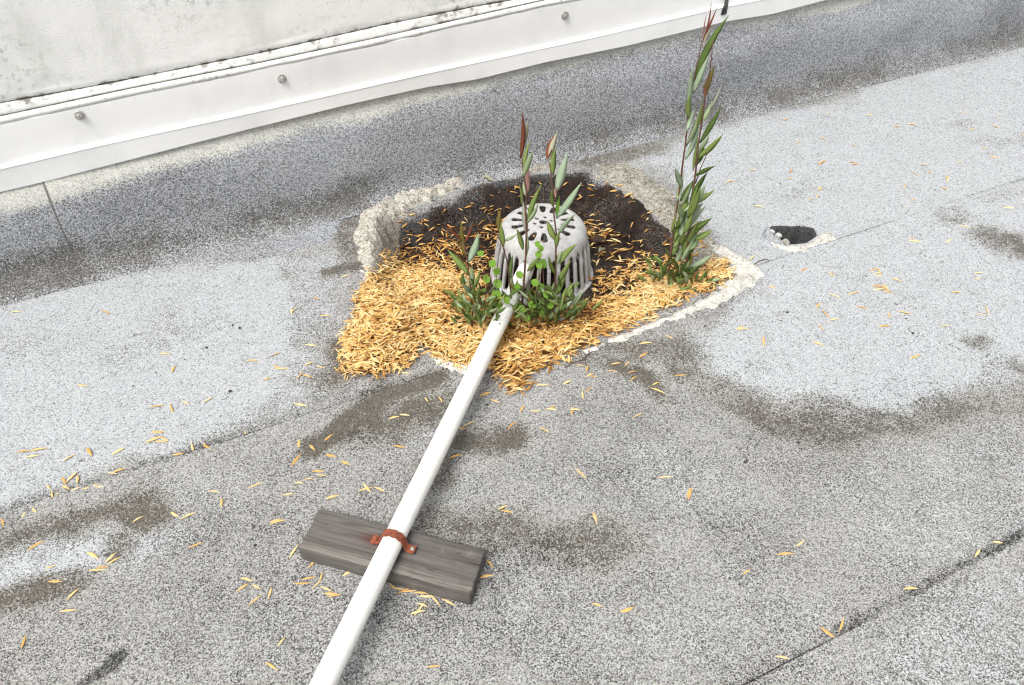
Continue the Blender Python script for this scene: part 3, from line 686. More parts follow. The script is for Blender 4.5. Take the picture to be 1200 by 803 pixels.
PR = .0178
zc = gz + TH_ + PR + .0005
pc = gw(461, 633, zc); pe = gw(622, 303, .050)             # over the block; at the strainer
pd = pe - pc; pdn = pd / np.linalg.norm(pd); ps = pc - pdn * .95
ps[2] = max(ps[2], PR + .006)
vs, fs = [], []
N = 40; a_ = np.cross(pdn, np.array([0, 0, 1.])); a_ /= np.linalg.norm(a_); b_ = np.cross(a_, pdn)
LEN = np.linalg.norm(pe - ps); pdir = (pe - ps) / LEN
for t, r in ((0, PR), (.2, PR), (.5, PR), (.8, PR), (1, PR), (1, PR - .003), (.93, PR - .003)):
    for k in range(N):
        an = 2 * math.pi * k / N; p = ps + pdir * (LEN * t) + (a_ * math.cos(an) + b_ * math.sin(an)) * r
        vs.append(p)
for i in range(6):
    for k in range(N): fs.append((i * N + k, i * N + (k + 1) % N, (i + 1) * N + (k + 1) % N, (i + 1) * N + k))
fs.append(tuple(range(N))[::-1]); fs.append(tuple(6 * N + k for k in range(N)))
me = mesh('plastic_pipe', vs, fs); 
o = place('plastic_pipe', me, M['pipe'], None, pc - np.array([0, 0, PR])); tag(o, 'long white plastic pipe running over the timber block to the drain', 'pipe')
es = o.modifiers.new('edge', 'EDGE_SPLIT'); es.split_angle = math.radians(50)

st = root('pipe_strap', w3(*guv(463, 632, zc), 0) * np.array([1, 1, 0]) + np.array([0, 0, gz + TH_]), 'rusty red metal strap holding the white pipe to the timber block', 'pipe clamp')
sc = ps + pdir * np.dot(gw(461, 633, zc) - ps, pdir)
hw = .0068; path = []
for a in np.linspace(-78, 78, 15): path.append((math.sin(math.radians(a)) * (PR + .0012), math.cos(math.radians(a)) * (PR + .0012)))
zfl = (gz + TH_ + .0030) - sc[2]
path = [(-.040, zfl), (-.034, zfl), (-.028, zfl), (-.0225, zfl + .003), (-.0198, zfl + .009)] + path + [(.0198, zfl + .009), (.0225, zfl + .003), (.028, zfl), (.033, zfl + .0005), (.038, zfl + .0025)]
def ribbon(name, path, parent, mat):
    vs, fs = [], []; m = len(path)
    for i, (x, z) in enumerate(path):
        x0, z0 = path[max(i - 1, 0)]; x1, z1 = path[min(i + 1, m - 1)]; nx, nz_ = -(z1 - z0), (x1 - x0); l = math.hypot(nx, nz_) + 1e-9; nx /= l; nz_ /= l
        wv_ = hw * (1 + .12 * math.sin(i * 2.1)) * (1.15 if abs(x) > .03 else 1)
        for w_, th in ((-wv_, 0), (wv_, 0), (wv_, .0022), (-wv_, .0022)):
            vs.append(sc + a_ * (x + nx * th) + np.array([0, 0, 1.]) * (z + nz_ * th) + pdir * w_)
    for i in range(m - 1):
        for k in range(4): fs.append((i * 4 + k, i * 4 + (k + 1) % 4, (i + 1) * 4 + (k + 1) % 4, (i + 1) * 4 + k))
    fs += [(3, 2, 1, 0), tuple((m - 1) * 4 + k for k in range(4))]
    o = place(name, mesh(name, vs, fs), mat, parent); o.modifiers.new('edge', 'EDGE_SPLIT').split_angle = math.radians(45); return o
ribbon('strap_band', path, st, M['rust'])
for x in (-.033, .0325):
    v_, f_ = tube_vf([sc + a_ * x + np.array([0, 0, zfl + .001]), sc + a_ * x + np.array([0, 0, zfl + .0055]), sc + a_ * x + np.array([0, 0, zfl + .0065])], [.0036, .0034, .002], 6)
    place('screw', mesh('screw', v_, f_, False), M['bolt'] if x > 0 else M['rust'], st)

# ------------------------------------------------------------------ FALLEN STRAW-COLOURED LEAVES
def leaf_vf(L, Wd, th, bend, twist, n=5):
    vs = [np.array([-L / 2, 0, 0.])]; fs = []
    for i in range(1, n):
        t = i / n; w = Wd / 2 * math.sin(math.pi * t ** .9) ** 1.15; x = -L / 2 + L * t; zb_ = bend * (1 - (2 * t - 1) ** 2); yb = twist * math.sin(math.pi * t)
        vs += [np.array([x, -w + yb, zb_ + th * .4]), np.array([x, yb, zb_ + th]), np.array([x, w + yb, zb_ + th * .4]), np.array([x, yb, zb_])]
    vs.append(np.array([L / 2, 0, 0.])); m = n - 1
    for k in range(4): fs.append((0, 1 + (k + 1) % 4, 1 + k)); fs.append((len(vs) - 1, 1 + (m - 1) * 4 + k, 1 + (m - 1) * 4 + (k + 1) % 4))
    tri = list(fs)
    for i in range(m - 1):
        for k in range(4):
            a, b, c, d = 1 + i * 4 + k, 1 + i * 4 + (k + 1) % 4, 1 + (i + 1) * 4 + (k + 1) % 4, 1 + (i + 1) * 4 + k
            tri += [(a, b, c), (a, c, d)]
    return np.array(vs), tri
LV = []
for i in range(14):
    LV.append(leaf_vf(random.uniform(.020, .033), random.uniform(.0034, .0052), random.uniform(.0010, .0018), random.uniform(.0, .0022), random.uniform(-.0011, .0011)))
LM = []
for i, (v, f) in enumerate(LV):
    me = mesh('dry_leaf', v, f, False); me.materials.append(M['straw']); LM.append(me)

PILE = P2([(424, 332), (440, 312), (462, 282), (500, 289), (548, 300), (566, 330), (600, 345), (640, 362), (690, 342), (740, 328), (775, 312), (800, 310), (838, 304), (856, 308), (857, 326), (830, 346), (780, 366), (735, 388), (690, 408), (655, 425), (628, 436), (622, 458), (600, 466), (585, 450), (560, 438), (520, 424), (500, 412), (478, 428), (440, 450), (412, 450), (394, 430), (400, 398), (418, 360)], .0)
PILE_TOP = P2([(424, 332), (462, 292), (550, 330), (640, 375), (740, 345), (856, 312), (850, 330), (735, 388), (655, 425), (600, 455), (545, 432), (478, 424), (414, 440), (403, 405)], -.01)
def zpile(u, v):
    z = zroof(u, v); sd = poly_sd(u, v, PILE)
    left = sstep(DU + .05, DU - .25, np.asarray(u))
    return z + sstep(-.01, .10, sd) * (.014 + .019 * left) + (fbm(np.asarray(u) * 16, np.asarray(v) * 16, 301, 3) - .5) * .02 * sstep(.01, .05, sd)
def scatter(n, poly, zfun, tonefun, dens, tilt=.35, name='', lift=.012, keepout=None, zmode=1.):
    pa = np.array(poly); lo, hi = pa.min(0) - .03, pa.max(0) + .03; out_v, out_f, out_t = [], [], []; base = 0; cnt = 0; tot = 0
    while cnt < n and tot < 90:
        tot += 1; u = rng.uniform(lo[0], hi[0], 4000); v = rng.uniform(lo[1], hi[1], 4000)
        keep = rng.random(4000) < dens(u, v)
        if keepout is not None: keep &= ~keepout(u, v)
        u, v = u[keep], v[keep]; zs = zfun(u, v); tn = tonefun(u, v)
        for a, b, z, t in zip(u, v, zs, tn):
            if cnt >= n: break
            lv, lf = LV[random.randrange(len(LV))]; sc_ = random.choice((1, 1, 1, .75, .5)) * random.uniform(.8, 1.2)
            yaw = random.gauss(math.radians(20), math.radians(48)); pit = random.gauss(0, tilt * .5); rol = random.gauss(0, .5)
            R = Matrix.Rotation(yaw, 3, 'Z') @ Matrix.Rotation(pit, 3, 'Y') @ Matrix.Rotation(rol, 3, 'X')
            R = np.array(R); d = random.random()
            pts = (lv * sc_) @ R.T + w3(a, b, z + .001 + lift * (1 - d * d) * zmode)
            out_v.append(pts); out_f += [(x + base, y + base, w + base) for x, y, w in lf]; base += len(pts)
            tone = np.clip(t + random.gauss(0, .27) + (.14 if d < .3 else -.16 * d), 0, 1); out_t.append(np.full(len(pts), tone)); cnt += 1  # top leaves lighter, deeper ones darker: heap shading put into the tone
    me = mesh(name, np.concatenate(out_v), out_f, False); fattr(me, 'tone', np.concatenate(out_t)); return me
indome = lambda u, v: (np.hypot(u - DU, v - DV) < .138)
rust_spots = P2([(600, 395), (640, 385), (560, 350), (530, 345), (610, 440), (680, 372), (700, 362)])
def tone_pile(u, v):
    sd = poly_sd(u, v, PILE); t = np.full(np.shape(u), .66) + (fbm(u * 9, v * 9, 310, 3) - .5) * .45
    for a in rust_spots: t = t - .30 * np.exp(-(np.hypot(u - a[0], v - a[1]) / .07) ** 2)
    return t
zc0 = zpile
me = scatter(12500, PILE, zpile, tone_pile, lambda u, v: sstep(-.014, .03, poly_sd(u, v, PILE) + (fbm(u * 22, v * 22, 311, 3) - .5) * .04), name='fallen_leaf_heap', keepout=indome, lift=.012)
# a solid bed under the heap, so that no roof shows between the leaves
pa = np.array(PILE); lo, hi = pa.min(0), pa.max(0); u = np.arange(lo[0], hi[0], .006); v = np.arange(lo[1], hi[1], .006); uu, vv = np.meshgrid(u, v, indexing='ij')
sd = poly_sd(uu, vv, PILE) + (fbm(uu * 22, vv * 22, 311, 3) - .5) * .04; z = zpile(uu, vv) - .003 + (fbm(uu * 90, vv * 90, 320, 2) - .5) * .006
heap = place('fallen_leaf_heap', me, M['straw_pile'], None, w3(DU, -1.2, -.03)); tag(heap, 'deep heap of straw-yellow narrow dry leaves filling the front of the drain sump', 'leaf heap', kind='stuff')
keep = (sd > .018) & ~indome(uu, vv); nv = len(v); i = np.arange(len(u) - 1)[:, None] * nv + np.arange(nv - 1)[None, :]
q = np.stack([i, i + nv, i + nv + 1, i + 1], -1).reshape(-1, 4); q = q[keep.ravel()[q].all(1)]; used = np.unique(q); idx = -np.ones(uu.size, int); idx[used] = np.arange(len(used))
me = quadmesh('leaf_bed', W3(uu, vv, z)[used], idx[q]); fattr(me, 'tone', np.full(len(used), .06)); b = place('leaf_bed', me, M['straw_pile'], heap); b['kind'] = 'stuff'  # very dark tone paints the shade in the gaps between leaves
# thin scatter over the wet brown muck behind
RBACK = MUCK
BACK = P2([(450, 290), (470, 262), (540, 240), (620, 225), (700, 210), (760, 250), (830, 300), (800, 330), (700, 352), (600, 345), (540, 320)], -.04)
def zback(u, v): return zroof(u, v)
bdr = lambda u, v: sstep(-.005, .03, poly_sd(u, v, RBACK)) * np.clip(.4 + .9 * fbm(u * 12, v * 12, 335, 3), 0, 1)
bd = lambda u, v: sstep(.0, .02, poly_sd(u, v, BACK)) * np.clip(.07 + 1.1 * np.exp(-((-np.minimum(poly_sd(u, v, PILE), 0)) / .065) ** 2) + .4 * sstep(.55, .7, fbm(u * 9, v * 9, 330, 3)), 0, 1)
me = scatter(1450, BACK, zback, lambda u, v: np.full(np.shape(u), .46) + .5 * (fbm(u * 9, v * 9, 336, 2) - .5), bd, name='litter', keepout=indome, lift=.004)
o = place('thin_leaf_scatter', me, M['straw_pile'], None, w3(DU, -1.5, -.05)); tag(o, 'thin scatter of dry leaves on the wet brown muck behind the strainer', 'leaf litter', kind='stuff')
me = scatter(420, BACK, zback, lambda u, v: np.full(np.shape(u), .04), bdr, name='muck', keepout=indome, lift=.004, tilt=.5)
M['muck_leaf'] = mat_simple('rotting_leaf', (.014, .008, .006), (.040, .019, .011), 60, .45, .3, .35, (.10, .065, .042), .6, thr=.62)
o = place('rotting_leaf_litter', me, M['muck_leaf'], None, w3(DU, -1.5, -.055)); tag(o, 'dark brown rotting leaves in the back of the drain sump', 'leaf litter', kind='stuff')

LOOSE = [(19, 366), (124, 366), (341, 364), (345, 362), (381, 369), (193, 414), (202, 432), (97, 452), (296, 422), (324, 414), (324, 429), (330, 431), (362, 426), (375, 430), (352, 439), (360, 440), (313, 444), (364, 404), (244, 468), (217, 472), (184, 476), (201, 478), (352, 474), (371, 349), (405, 322),
 (28, 530), (38, 536), (45, 528), (81, 537), (105, 530), (139, 529), (181, 515), (193, 515), (185, 506), (188, 518), (206, 534), (211, 532), (226, 525), (243, 525), (248, 527), (240, 522), (289, 511), (57, 572), (75, 564), (84, 560), (91, 562), (78, 572), (88, 575), (100, 574), (112, 570), (118, 572), (70, 580), (62, 582), (95, 580), (84, 584), (132, 555), (140, 552), (50, 592), (41, 599), (17, 609), (28, 606), (34, 602), (4, 614), (162, 609), (205, 603), (221, 605), (251, 577), (260, 589), (300, 569), (338, 581), (351, 567), (362, 563), (377, 558), (373, 554), (347, 540), (351, 521), (366, 526), (388, 535), (405, 543), (385, 514), (390, 584), (428, 575), (322, 611), (326, 613), (43, 640), (109, 652), (134, 658), (130, 654), (115, 669), (121, 666), (60, 665), (65, 682), (86, 697), (81, 717), (28, 753), (290, 680), (285, 690), (301, 689), (299, 705), (317, 696), (330, 753), (319, 782),
 (589, 596), (594, 601), (757, 403), (754, 416), (784, 396), (722, 426), (735, 426), (718, 435), (741, 436), (743, 443), (681, 429), (688, 432), (691, 439), (694, 441), (636, 452), (690, 456), (683, 462), (769, 449), (771, 457), (798, 439), (628, 481), (646, 479), (648, 477), (671, 480), (674, 479), (638, 503), (748, 486), (680, 556), (780, 560), (808, 578), (569, 462), (580, 470), (516, 469), (500, 469), (550, 497), (474, 487), (462, 490), (468, 523), (534, 534), (538, 503),
 (854, 213), (961, 222), (958, 231), (950, 234), (889, 242), (1072, 204), (1090, 203), (1111, 212), (1107, 222), (1060, 219), (1070, 234), (1182, 244), (1130, 266), (1064, 263), (1112, 282), (1072, 283), (1068, 280), (1013, 285), (1028, 320), (1031, 318), (1025, 316), (1030, 323), (1034, 337), (1038, 336), (1030, 339), (1040, 341), (1027, 336), (1051, 328), (974, 322), (943, 317), (904, 337), (1121, 343), (1147, 320), (1146, 326), (978, 347), (1000, 344), (959, 358), (967, 368), (1010, 360), (977, 375), (962, 384), (1042, 368), (1060, 366), (1037, 382), (1108, 382), (1156, 363), (1150, 368), (870, 385), (868, 384), (959, 403), (1073, 417), (895, 400), (882, 302),
 (920, 141), (970, 133), (935, 168), (964, 163), (1000, 171), (1019, 135), (964, 191), (966, 189), (960, 192), (999, 191), (1002, 193), (882, 200), (927, 201), (926, 210), (857, 213), (960, 222), (1051, 149), (1069, 147), (1127, 133), (1140, 152), (1171, 135), (1166, 149), (1153, 175), (1165, 185), (1124, 190), (1082, 194), (1197, 158), (1110, 208),
 (807, 580), (938, 637), (875, 671), (970, 742), (986, 732), (917, 771), (1145, 649), (1169, 636), (1067, 691), (921, 650), (430, 573), (697, 608), (700, 710), (508, 782), (230, 640), (735, 715), (445, 575), (600, 497), (612, 478), (665, 448)]
NEARB = [(355, 685), (362, 679), (377, 677), (372, 686), (383, 692), (392, 700), (388, 697), (345, 647), (368, 661), (409, 672), (467, 691), (480, 694), (495, 697), (460, 688), (510, 705), (526, 707), (495, 711), (492, 715), (490, 719), (574, 662), (569, 677), (474, 693), (500, 700)]
def drop(px, py, label, group):
    u, v = guv(px, py); z = zr(u, v) + .0016
    o = bpy.data.objects.new('dry_leaf', LM[random.randrange(len(LM))]); COL.objects.link(o); o.location = tuple(w3(u, v, z))
    o.rotation_euler = (random.gauss(0, .2), random.gauss(0, .05), random.gauss(math.radians(12), math.radians(42))); s = random.uniform(.88, 1.2); o.scale = (s, s, s)
    tag(o, label, 'leaf', group)
def whereabouts(x, y):
    u, v = guv(x, y)
    if v > SEAM2 - .06: return 'lying along the lower felt seam'
    if abs(v - SEAM1 + .03) < .05 and u < .1: return 'caught along the felt seam left of the leaf heap'
    if math.hypot(u - 1.38, v + 1.2) < .16: return 'beside the hole in the roof'
    if v < SEAM1 and u > .9: return 'on the pale roof between the hole and the upstand' if v < -1.3 else 'on the pale roof around the seam past the hole'
    if v < SEAM1: return 'on the pale roof left of the sump'
    if u > .75 and v < -.75: return 'on the pale patch in front of the hole'
    if v < -.85 and u > .3: return 'on the damp grey roof just in front of the leaf heap'
    if u < .1: return 'on the stained roof left of the timber block'
    return 'on the open granular roof right of the timber block'
for q in LOOSE:
    w_ = whereabouts(*q); drop(*q, 'straw-yellow narrow dry leaf ' + w_, 'dry leaves ' + w_)
for q in NEARB: drop(*q, 'narrow straw-yellow dry leaf lying against the grey timber block', 'dry leaves beside the timber block')

def broad_leaf(px, py, L, Wd, yaw, mat, label, dz=.01, cup=.006):
    u, v = guv(px, py, -.01); z = float(zpile(np.array([u]), np.array([v]))[0]) + dz
    vs, fs = [], []; n, m = 8, 5
    for i in range(n + 1):
        t = i / n; w = Wd / 2 * math.sin(math.pi * min(max(t, .02), .985)) ** .7
        for j in range(m):
            s = (j / (m - 1) - .5) * 2; vs.append([(t - .5) * L, s * w, cup * (s * s) + cup * .8 * math.sin(t * 5) + random.uniform(-.0006, .0006)])
    for i in range(n):
        for j in range(m - 1): fs.append((i * m + j, (i + 1) * m + j, (i + 1) * m + j + 1, i * m + j + 1))
    me = mesh('dead_leaf', vs, fs); me.materials.append(mat); o = bpy.data.objects.new('dead_leaf', me); COL.objects.link(o); o.location = tuple(w3(u, v, z)); o.rotation_euler = (random.uniform(-.2, .2), random.uniform(-.15, .15), yaw)
    sm = o.modifiers.new('thick', 'SOLIDIFY'); sm.thickness = .0006; tag(o, label, 'leaf')
broad_leaf(658, 384, .045, .020, .15, M['brown_leaf'], 'broad orange-brown dead leaf on the leaf heap in front of the strainer', .016)
broad_leaf(690, 322, .038, .016, .5, M['brown_leaf'], 'broad orange-brown dead leaf curled against the right of the strainer', .008)
broad_leaf(704, 263, .045, .026, .2, M['dark_leaf_dead'], 'dark grey-brown dead leaf on the wet muck behind the strainer', .008)
broad_leaf(714, 254, .022, .010, 1.2, M['brown_leaf'], 'small orange-brown dead leaf on the wet muck behind the strainer', .010)
broad_leaf(706, 279, .028, .010, .9, M['leaf_pale'], 'small pale yellow curled dead leaf on the wet muck', .008, .008)
broad_leaf(812, 332, .030, .014, .3, M['brown_leaf'], 'small rusty-brown dead leaf at the foot of the tall sapling', .012)
broad_leaf(572, 216, .028, .012, -.3, M['leaf_pale'], 'small pale dead leaf caught on the back wall of the sump', .006)

def twig(pts, r, label):
    w = []
    for x, y in pts:
        u, v = guv(x, y); w.append(w3(u, v, zr(u, v) + r * 1.3 + .001))
    o = tube('twig', w, [r * (1 - .4 * i / len(w)) for i in range(len(w))], M['twig'], None, 6, w[0]); tag(o, label, 'twig')
twig([(953, 305), (960, 310), (968, 313), (977, 314), (988, 313)], .0011, 'thin curved dark twig lying on the pale roof below the hole')
twig([(662, 432), (672, 426), (684, 422), (692, 414)], .0018, 'dark crooked twig at the front edge of the leaf heap')
twig([(884, 310), (890, 306), (899, 304), (901, 307)], .0012, 'short bent dark twig beside the white mortar edge of the sump')
twig([(750, 421), (754, 430), (757, 440), (762, 447)], .0010, 'thin dark twig lying across the damp hollow in the roof')
twig([(836, 124), (841, 130), (846, 136)], .0010, 'tiny dark twig at the foot of the upstand behind the tall sapling')
twig([(472, 484), (490, 476), (508, 470), (524, 462)], .0013, 'pale thin twig lying on the dark stain beside the pipe')
# loose black grit
vs, fs, b = [], [], 0
grit = [(571, 474), (826, 382), (873, 542), (875, 540), (936, 518), (269, 458), (272, 380), (280, 383), (242, 406), (216, 420), (300, 640), (1062, 373), (1037, 312), (1084, 300), (1070, 390), (923, 366), (989, 302), (808, 530), (1000, 420)]
for k in range(150): grit.append((random.uniform(0, 1200), random.uniform(150, 800)))
for i, (x, y) in enumerate(grit):
    u, v = guv(x, y)
    if v < -1.72 or poly_sd(np.array([u]), np.array([v]), BASIN)[0] > -.03: continue
    r = random.uniform(.002, .0042) if i < 19 else random.uniform(.0008, .0018); z = zr(u, v) + r * .5
    for dx, dy, dz in ((1, 0, 0), (0, 1, 0), (-1, 0, 0), (0, -1, 0), (0, 0, .8), (0, 0, -.8)): vs.append(w3(u, v, z) + np.array([dx * random.uniform(.6, 1.5), dy, dz]) * r)
    fs += [(b, b + 1, b + 4), (b + 1, b + 2, b + 4), (b + 2, b + 3, b + 4), (b + 3, b, b + 4), (b + 1, b, b + 5), (b + 2, b + 1, b + 5), (b + 3, b + 2, b + 5), (b, b + 3, b + 5)]; b += 6
o = place('loose_grit', mesh('loose_grit', vs, fs, False), M['grit'], None, w3(.5, -.8, 0)); tag(o, 'tiny black grit specks scattered over the grey roof', 'grit', kind='stuff')

# ------------------------------------------------------------------ PLANTS
PXM = lambda Y, y: (CAM + ray(600, y) * (Y / ray(600, y)[1]) - CAM) @ np.array([0, math.cos(PITCH), -math.sin(PITCH)]) / F   # metres per photo pixel at that spot
def green_leaf(parent, Y, a, b, wpx, kind, dep0=0., dep1=None, fold=.35, sag=.05, seed=0):
    """lanceolate leaf from a to b (places in the plane at depth Y), tip swung by dep1 metres towards or away from the camera"""
    if dep1 is None: dep1 = random.uniform(-.035, .035)
    A = onY(*a, Y + dep0); B = onY(*b, Y + dep0 + dep1); mp = PXM(Y, (a[1] + b[1]) / 2); Wd = wpx * mp
    d = B - A; L = np.linalg.norm(d); t = d / L
    view = (A + B) / 2 - CAM; view /= np.linalg.norm(view)
    side = np.cross(t, view); side /= np.linalg.norm(side); nrm = np.cross(side, t)
    ra = random.uniform(-.3, .3); side, nrm = side * math.cos(ra) + nrm * math.sin(ra), nrm * math.cos(ra) - side * math.sin(ra)
    n = 8; vs = []; fs = []; sg = random.uniform(-1, 1) * sag * L
    for i in range(n + 1):
        q = i / n; w = Wd / 2 * max(.04, math.sin(math.pi * min(q * .93 + .05, 1) ** .85)) ** 1.1
        c = A + d * q + side * (sg * math.sin(math.pi * q)) - np.array([0, 0, 1.]) * (.04 * L * q * q)
        vs += [c - side * w - nrm * w * fold, c, c + side * w - nrm * w * fold, c - nrm * .0005]
    for i in range(n):
        for k in range(4): fs.append((i * 4 + k, i * 4 + (k + 1) % 4, (i + 1) * 4 + (k + 1) % 4, (i + 1) * 4 + k))
    fs += [(3, 2, 1, 0), tuple(n * 4 + k for k in range(4))]
    best = min(STEMS.get(parent.name, [(parent, [A])]), key=lambda s: min(np.linalg.norm(q - A) for q in s[1]))[0]
    return place('leaf', mesh('leaf', vs, fs), M['leaf_' + kind], best)
STEMS = {}
def stem(parent, Y, pts, r0, r1, mat='stem', deps=None):
    w = [onY(x, y, Y + (deps[i] if deps else 0)) for i, (x, y) in enumerate(pts)]; n = len(w)
    o = tube('stem', w, [r0 + (r1 - r0) * i / (n - 1) for i in range(n)], M[mat], parent, 7); STEMS.setdefault(parent.name, []).append((o, w)); return o
def plant(name, base, zb_, label, group=None):
    g = gw(*base, zb_); o = root(name, g, label, 'plant', group); return o, g[1]
def tuft(p, Y, cx, cy, n, sx, sy, lpx, wpx, kinds, spread=.05, lean=0., rnd=.42):
    for k in range(n):
        x = cx + random.gauss(0, sx); y = cy + random.gauss(0, sy); an = random.gauss(0, .9); l = lpx * random.uniform(.6, 1.25)
        dx = (x - cx) / (sx + 1e-6); an = .3 * dx + lean + random.gauss(0, rnd)
        dep = random.uniform(-spread * 1.1, spread * .5)
        green_leaf(p, Y, (x, y), (x + math.sin(an) * l, y - math.cos(an) * l * .75), wpx * random.uniform(.5, .85), random.choice(kinds), dep)

zp_ = lambda px, py: float(zpile(*(np.array([t]) for t in guv(px, py, -.02))))
# tall sapling, two stems
tp, Y = plant('willow_sapling', (790, 336), -.02, 'tall two-stemmed willow-leaved sapling growing at the right of the drain sump')
stem(tp, Y, [(783, 344), (784, 318), (787, 285), (791, 255), (795, 232), (799, 200), (803, 170), (806, 140), (809, 112), (812, 98), (817, 75), (823, 48)], .0030, .0010, deps=[0, 0, 0, .01, .015, .02, .02, .02, .02, .02, .02, .02])
stem(tp, Y, [(803, 342), (805, 300), (808, 262), (811, 230), (815, 203), (818, 170), (823, 140), (826, 115), (831, 90), (834, 66), (835, 47)], .0030, .0009, deps=[-.01, -.01, -.01, -.02, -.025, -.03, -.03, -.03, -.03, -.03, -.03])
stem(tp, Y, [(815, 215), (821, 197), (828, 182), (834, 171)], .0014, .0006, deps=[-.02, -.03, -.03, -.03])
for a, b, w_, k, *dd in [((813, 95), (855, 14), 10, 'dark', .02), ((812, 110), (831, 62), 8, 'blue', .02), ((807, 128), (813, 75), 8, 'blue', .02), ((826, 114), (838, 75), 8, 'olive', -.03), ((833, 127), (846, 97), 4, 'grey', -.03), ((823, 50), (834, -1), 2.6, 'red', .02), ((824, 46), (841, 6), 3, 'red', .02), ((822, 50), (828, 14), 2, 'pink', .02), ((824, 54), (834, 33), 4.5, 'pale', .02),
   ((804, 171), (823, 120), 7, 'light', .02), ((804, 172), (822, 126), 6, 'dark', .025), ((803, 187), (820, 146), 8, 'blue', .02), ((820, 168), (846, 123), 7.5, 'dark', -.03), ((817, 186), (848, 155), 8, 'mid', -.03), ((815, 206), (839, 193), 6, 'dark', -.03), ((809, 236), (830, 199), 8, 'dark', -.02), ((810, 242), (827, 214), 8, 'light', -.02), ((797, 236), (815, 208), 8, 'dark', .01), ((798, 242), (811, 213), 6, 'light', .01), ((806, 256), (818, 216), 7, 'mid', -.02),
   ((790, 282), (814, 240), 8, 'mid', .0), ((789, 290), (808, 262), 9, 'light', 0), ((792, 268), (806, 238), 8, 'dark', 0), ((806, 268), (828, 240), 6, 'light', -.01), ((808, 293), (820, 277), 8, 'light', -.01), ((814, 281), (836, 269), 8, 'mid', -.01), ((812, 270), (835, 254), 6, 'dark', -.02), ((787, 272), (792, 249), 4, 'mid', 0), ((806, 285), (818, 258), 7, 'mid', -.01), ((788, 300), (796, 275), 8, 'mid', 0), ((800, 300), (812, 270), 8, 'mid', 0), ((792, 310), (802, 285), 7, 'light', 0), ((808, 262), (824, 236), 6, 'grey', -.01), ((786, 322), (786, 342), 7, 'light', -.02), ((826, 118), (824, 98), 3, 'red', -.03), ((817, 150), (824, 118), 5, 'mid', -.03), ((812, 200), (818, 160), 5, 'mid', -.02)]:
    green_leaf(tp, Y, a, b, w_ * .88, k, dd[0])
tuft(tp, Y, 797, 328, 60, 16, 7, 20, 5.5, ['dark', 'dark', 'mid', 'mid', 'light', 'olive'])
tuft(tp, Y, 800, 280, 26, 4, 26, 36, 9, ['mid', 'light', 'mid', 'dark', 'blue'], .03, .32, .2)
for k_ in range(9):                                        # alternate leaves all the way up both stems
    q_ = random.random(); x_, y_ = (787 + 22 * q_, 285 - 165 * q_) if k_ % 2 else (808 + 16 * q_, 262 - 140 * q_); l_ = random.uniform(24, 40); n_ = random.gauss(.38, .16)
    green_leaf(tp, Y, (x_, y_), (x_ + math.sin(n_) * l_, y_ - math.cos(n_) * l_), random.uniform(5, 7), random.choice(['mid', 'light', 'blue', 'dark']), .01 if k_ % 2 else -.025)
tuft(tp, Y, 778, 316, 14, 6, 6, 18, 5, ['dark', 'mid'])

sl, Y = plant('willow_seedling', (553, 380), .02, 'short willow-leaved seedling in the leaf heap left of the white pipe', 'willow seedlings around the strainer')
stem(sl, Y, [(553, 384), (554, 360), (553, 345), (550, 325), (548, 306), (543, 284)], .0024, .001)
for a, b, w_, k in [((548, 308), (561, 272), 9.5, 'blue'), ((549, 321), (525, 292), 8.5, 'mid'), ((545, 301), (541, 257), 7.5, 'olive'), ((541, 283), (523, 265), 3.5, 'red'), ((545, 285), (554, 262), 3.5, 'red'), ((553, 334), (553, 312), 6.5, 'light'), ((553, 340), (563, 314), 5, 'mid'), ((551, 346), (542, 331), 7, 'light'), ((545, 337), (543, 318), 6, 'mid'), ((554, 362), (568, 345), 7, 'light'), ((561, 379), (562, 362), 8, 'light'), ((556, 350), (562, 334), 6, 'mid'), ((552, 366), (538, 346), 6, 'mid'), ((553, 372), (540, 362), 6, 'dark'), ((556, 375), (570, 362), 7, 'mid'), ((552, 380), (544, 366), 7, 'mid')]: green_leaf(sl, Y, a, b, w_, k)
tuft(sl, Y, 562, 362, 85, 17, 11, 18, 5.5, ['dark', 'dark', 'mid', 'mid', 'olive', 'light'])

smid, Y = plant('willow_seedling', (613, 362), .02, 'tall red-tipped willow-leaved seedling in front of the strainer beside the pipe end', 'willow seedlings around the strainer')
stem(smid, Y, [(611, 366), (614, 330), (616, 300), (617, 272), (616, 250), (617, 225), (614, 205), (611, 182), (611, 165)], .0026, .001)
stem(smid, Y, [(600, 362), (598, 335), (594, 305), (588, 285), (578, 268), (571, 252)], .0018, .0008, deps=[-.02] * 6)
for a, b, w_, k in [((610, 186), (612, 128), 6, 'red'), ((613, 172), (619, 139), 6.5, 'pale'), ((613, 207), (625, 175), 7, 'light'), ((618, 226), (620, 196), 7, 'pink'), ((614, 200), (621, 164), 5, 'mid'), ((616, 230), (613, 212), 5, 'light'), ((611, 240), (608, 214), 3.5, 'mid'), ((618, 259), (635, 214), 6.5, 'mid'), ((617, 262), (631, 236), 5, 'light'), ((617, 274), (613, 234), 7, 'grey'), ((613, 293), (605, 266), 6.5, 'mid'), ((590, 289), (587, 260), 7.5, 'mid'), ((591, 283), (606, 274), 4, 'light'), ((584, 269), (587, 244), 6, 'olive'), ((617, 300), (618, 272), 5, 'light'), ((618, 318), (636, 296), 6, 'mid'), ((598, 326), (601, 298), 5, 'dark'), ((601, 345), (599, 320), 6, 'light'), ((620, 330), (628, 308), 5, 'grey'), ((617, 345), (605, 330), 6, 'dark'), ((605, 352), (609, 332), 6, 'mid')]: green_leaf(smid, Y, a, b, w_, k)
tuft(smid, Y, 622, 364, 60, 13, 12, 19, 5.5, ['dark', 'dark', 'mid', 'mid', 'olive', 'light'])

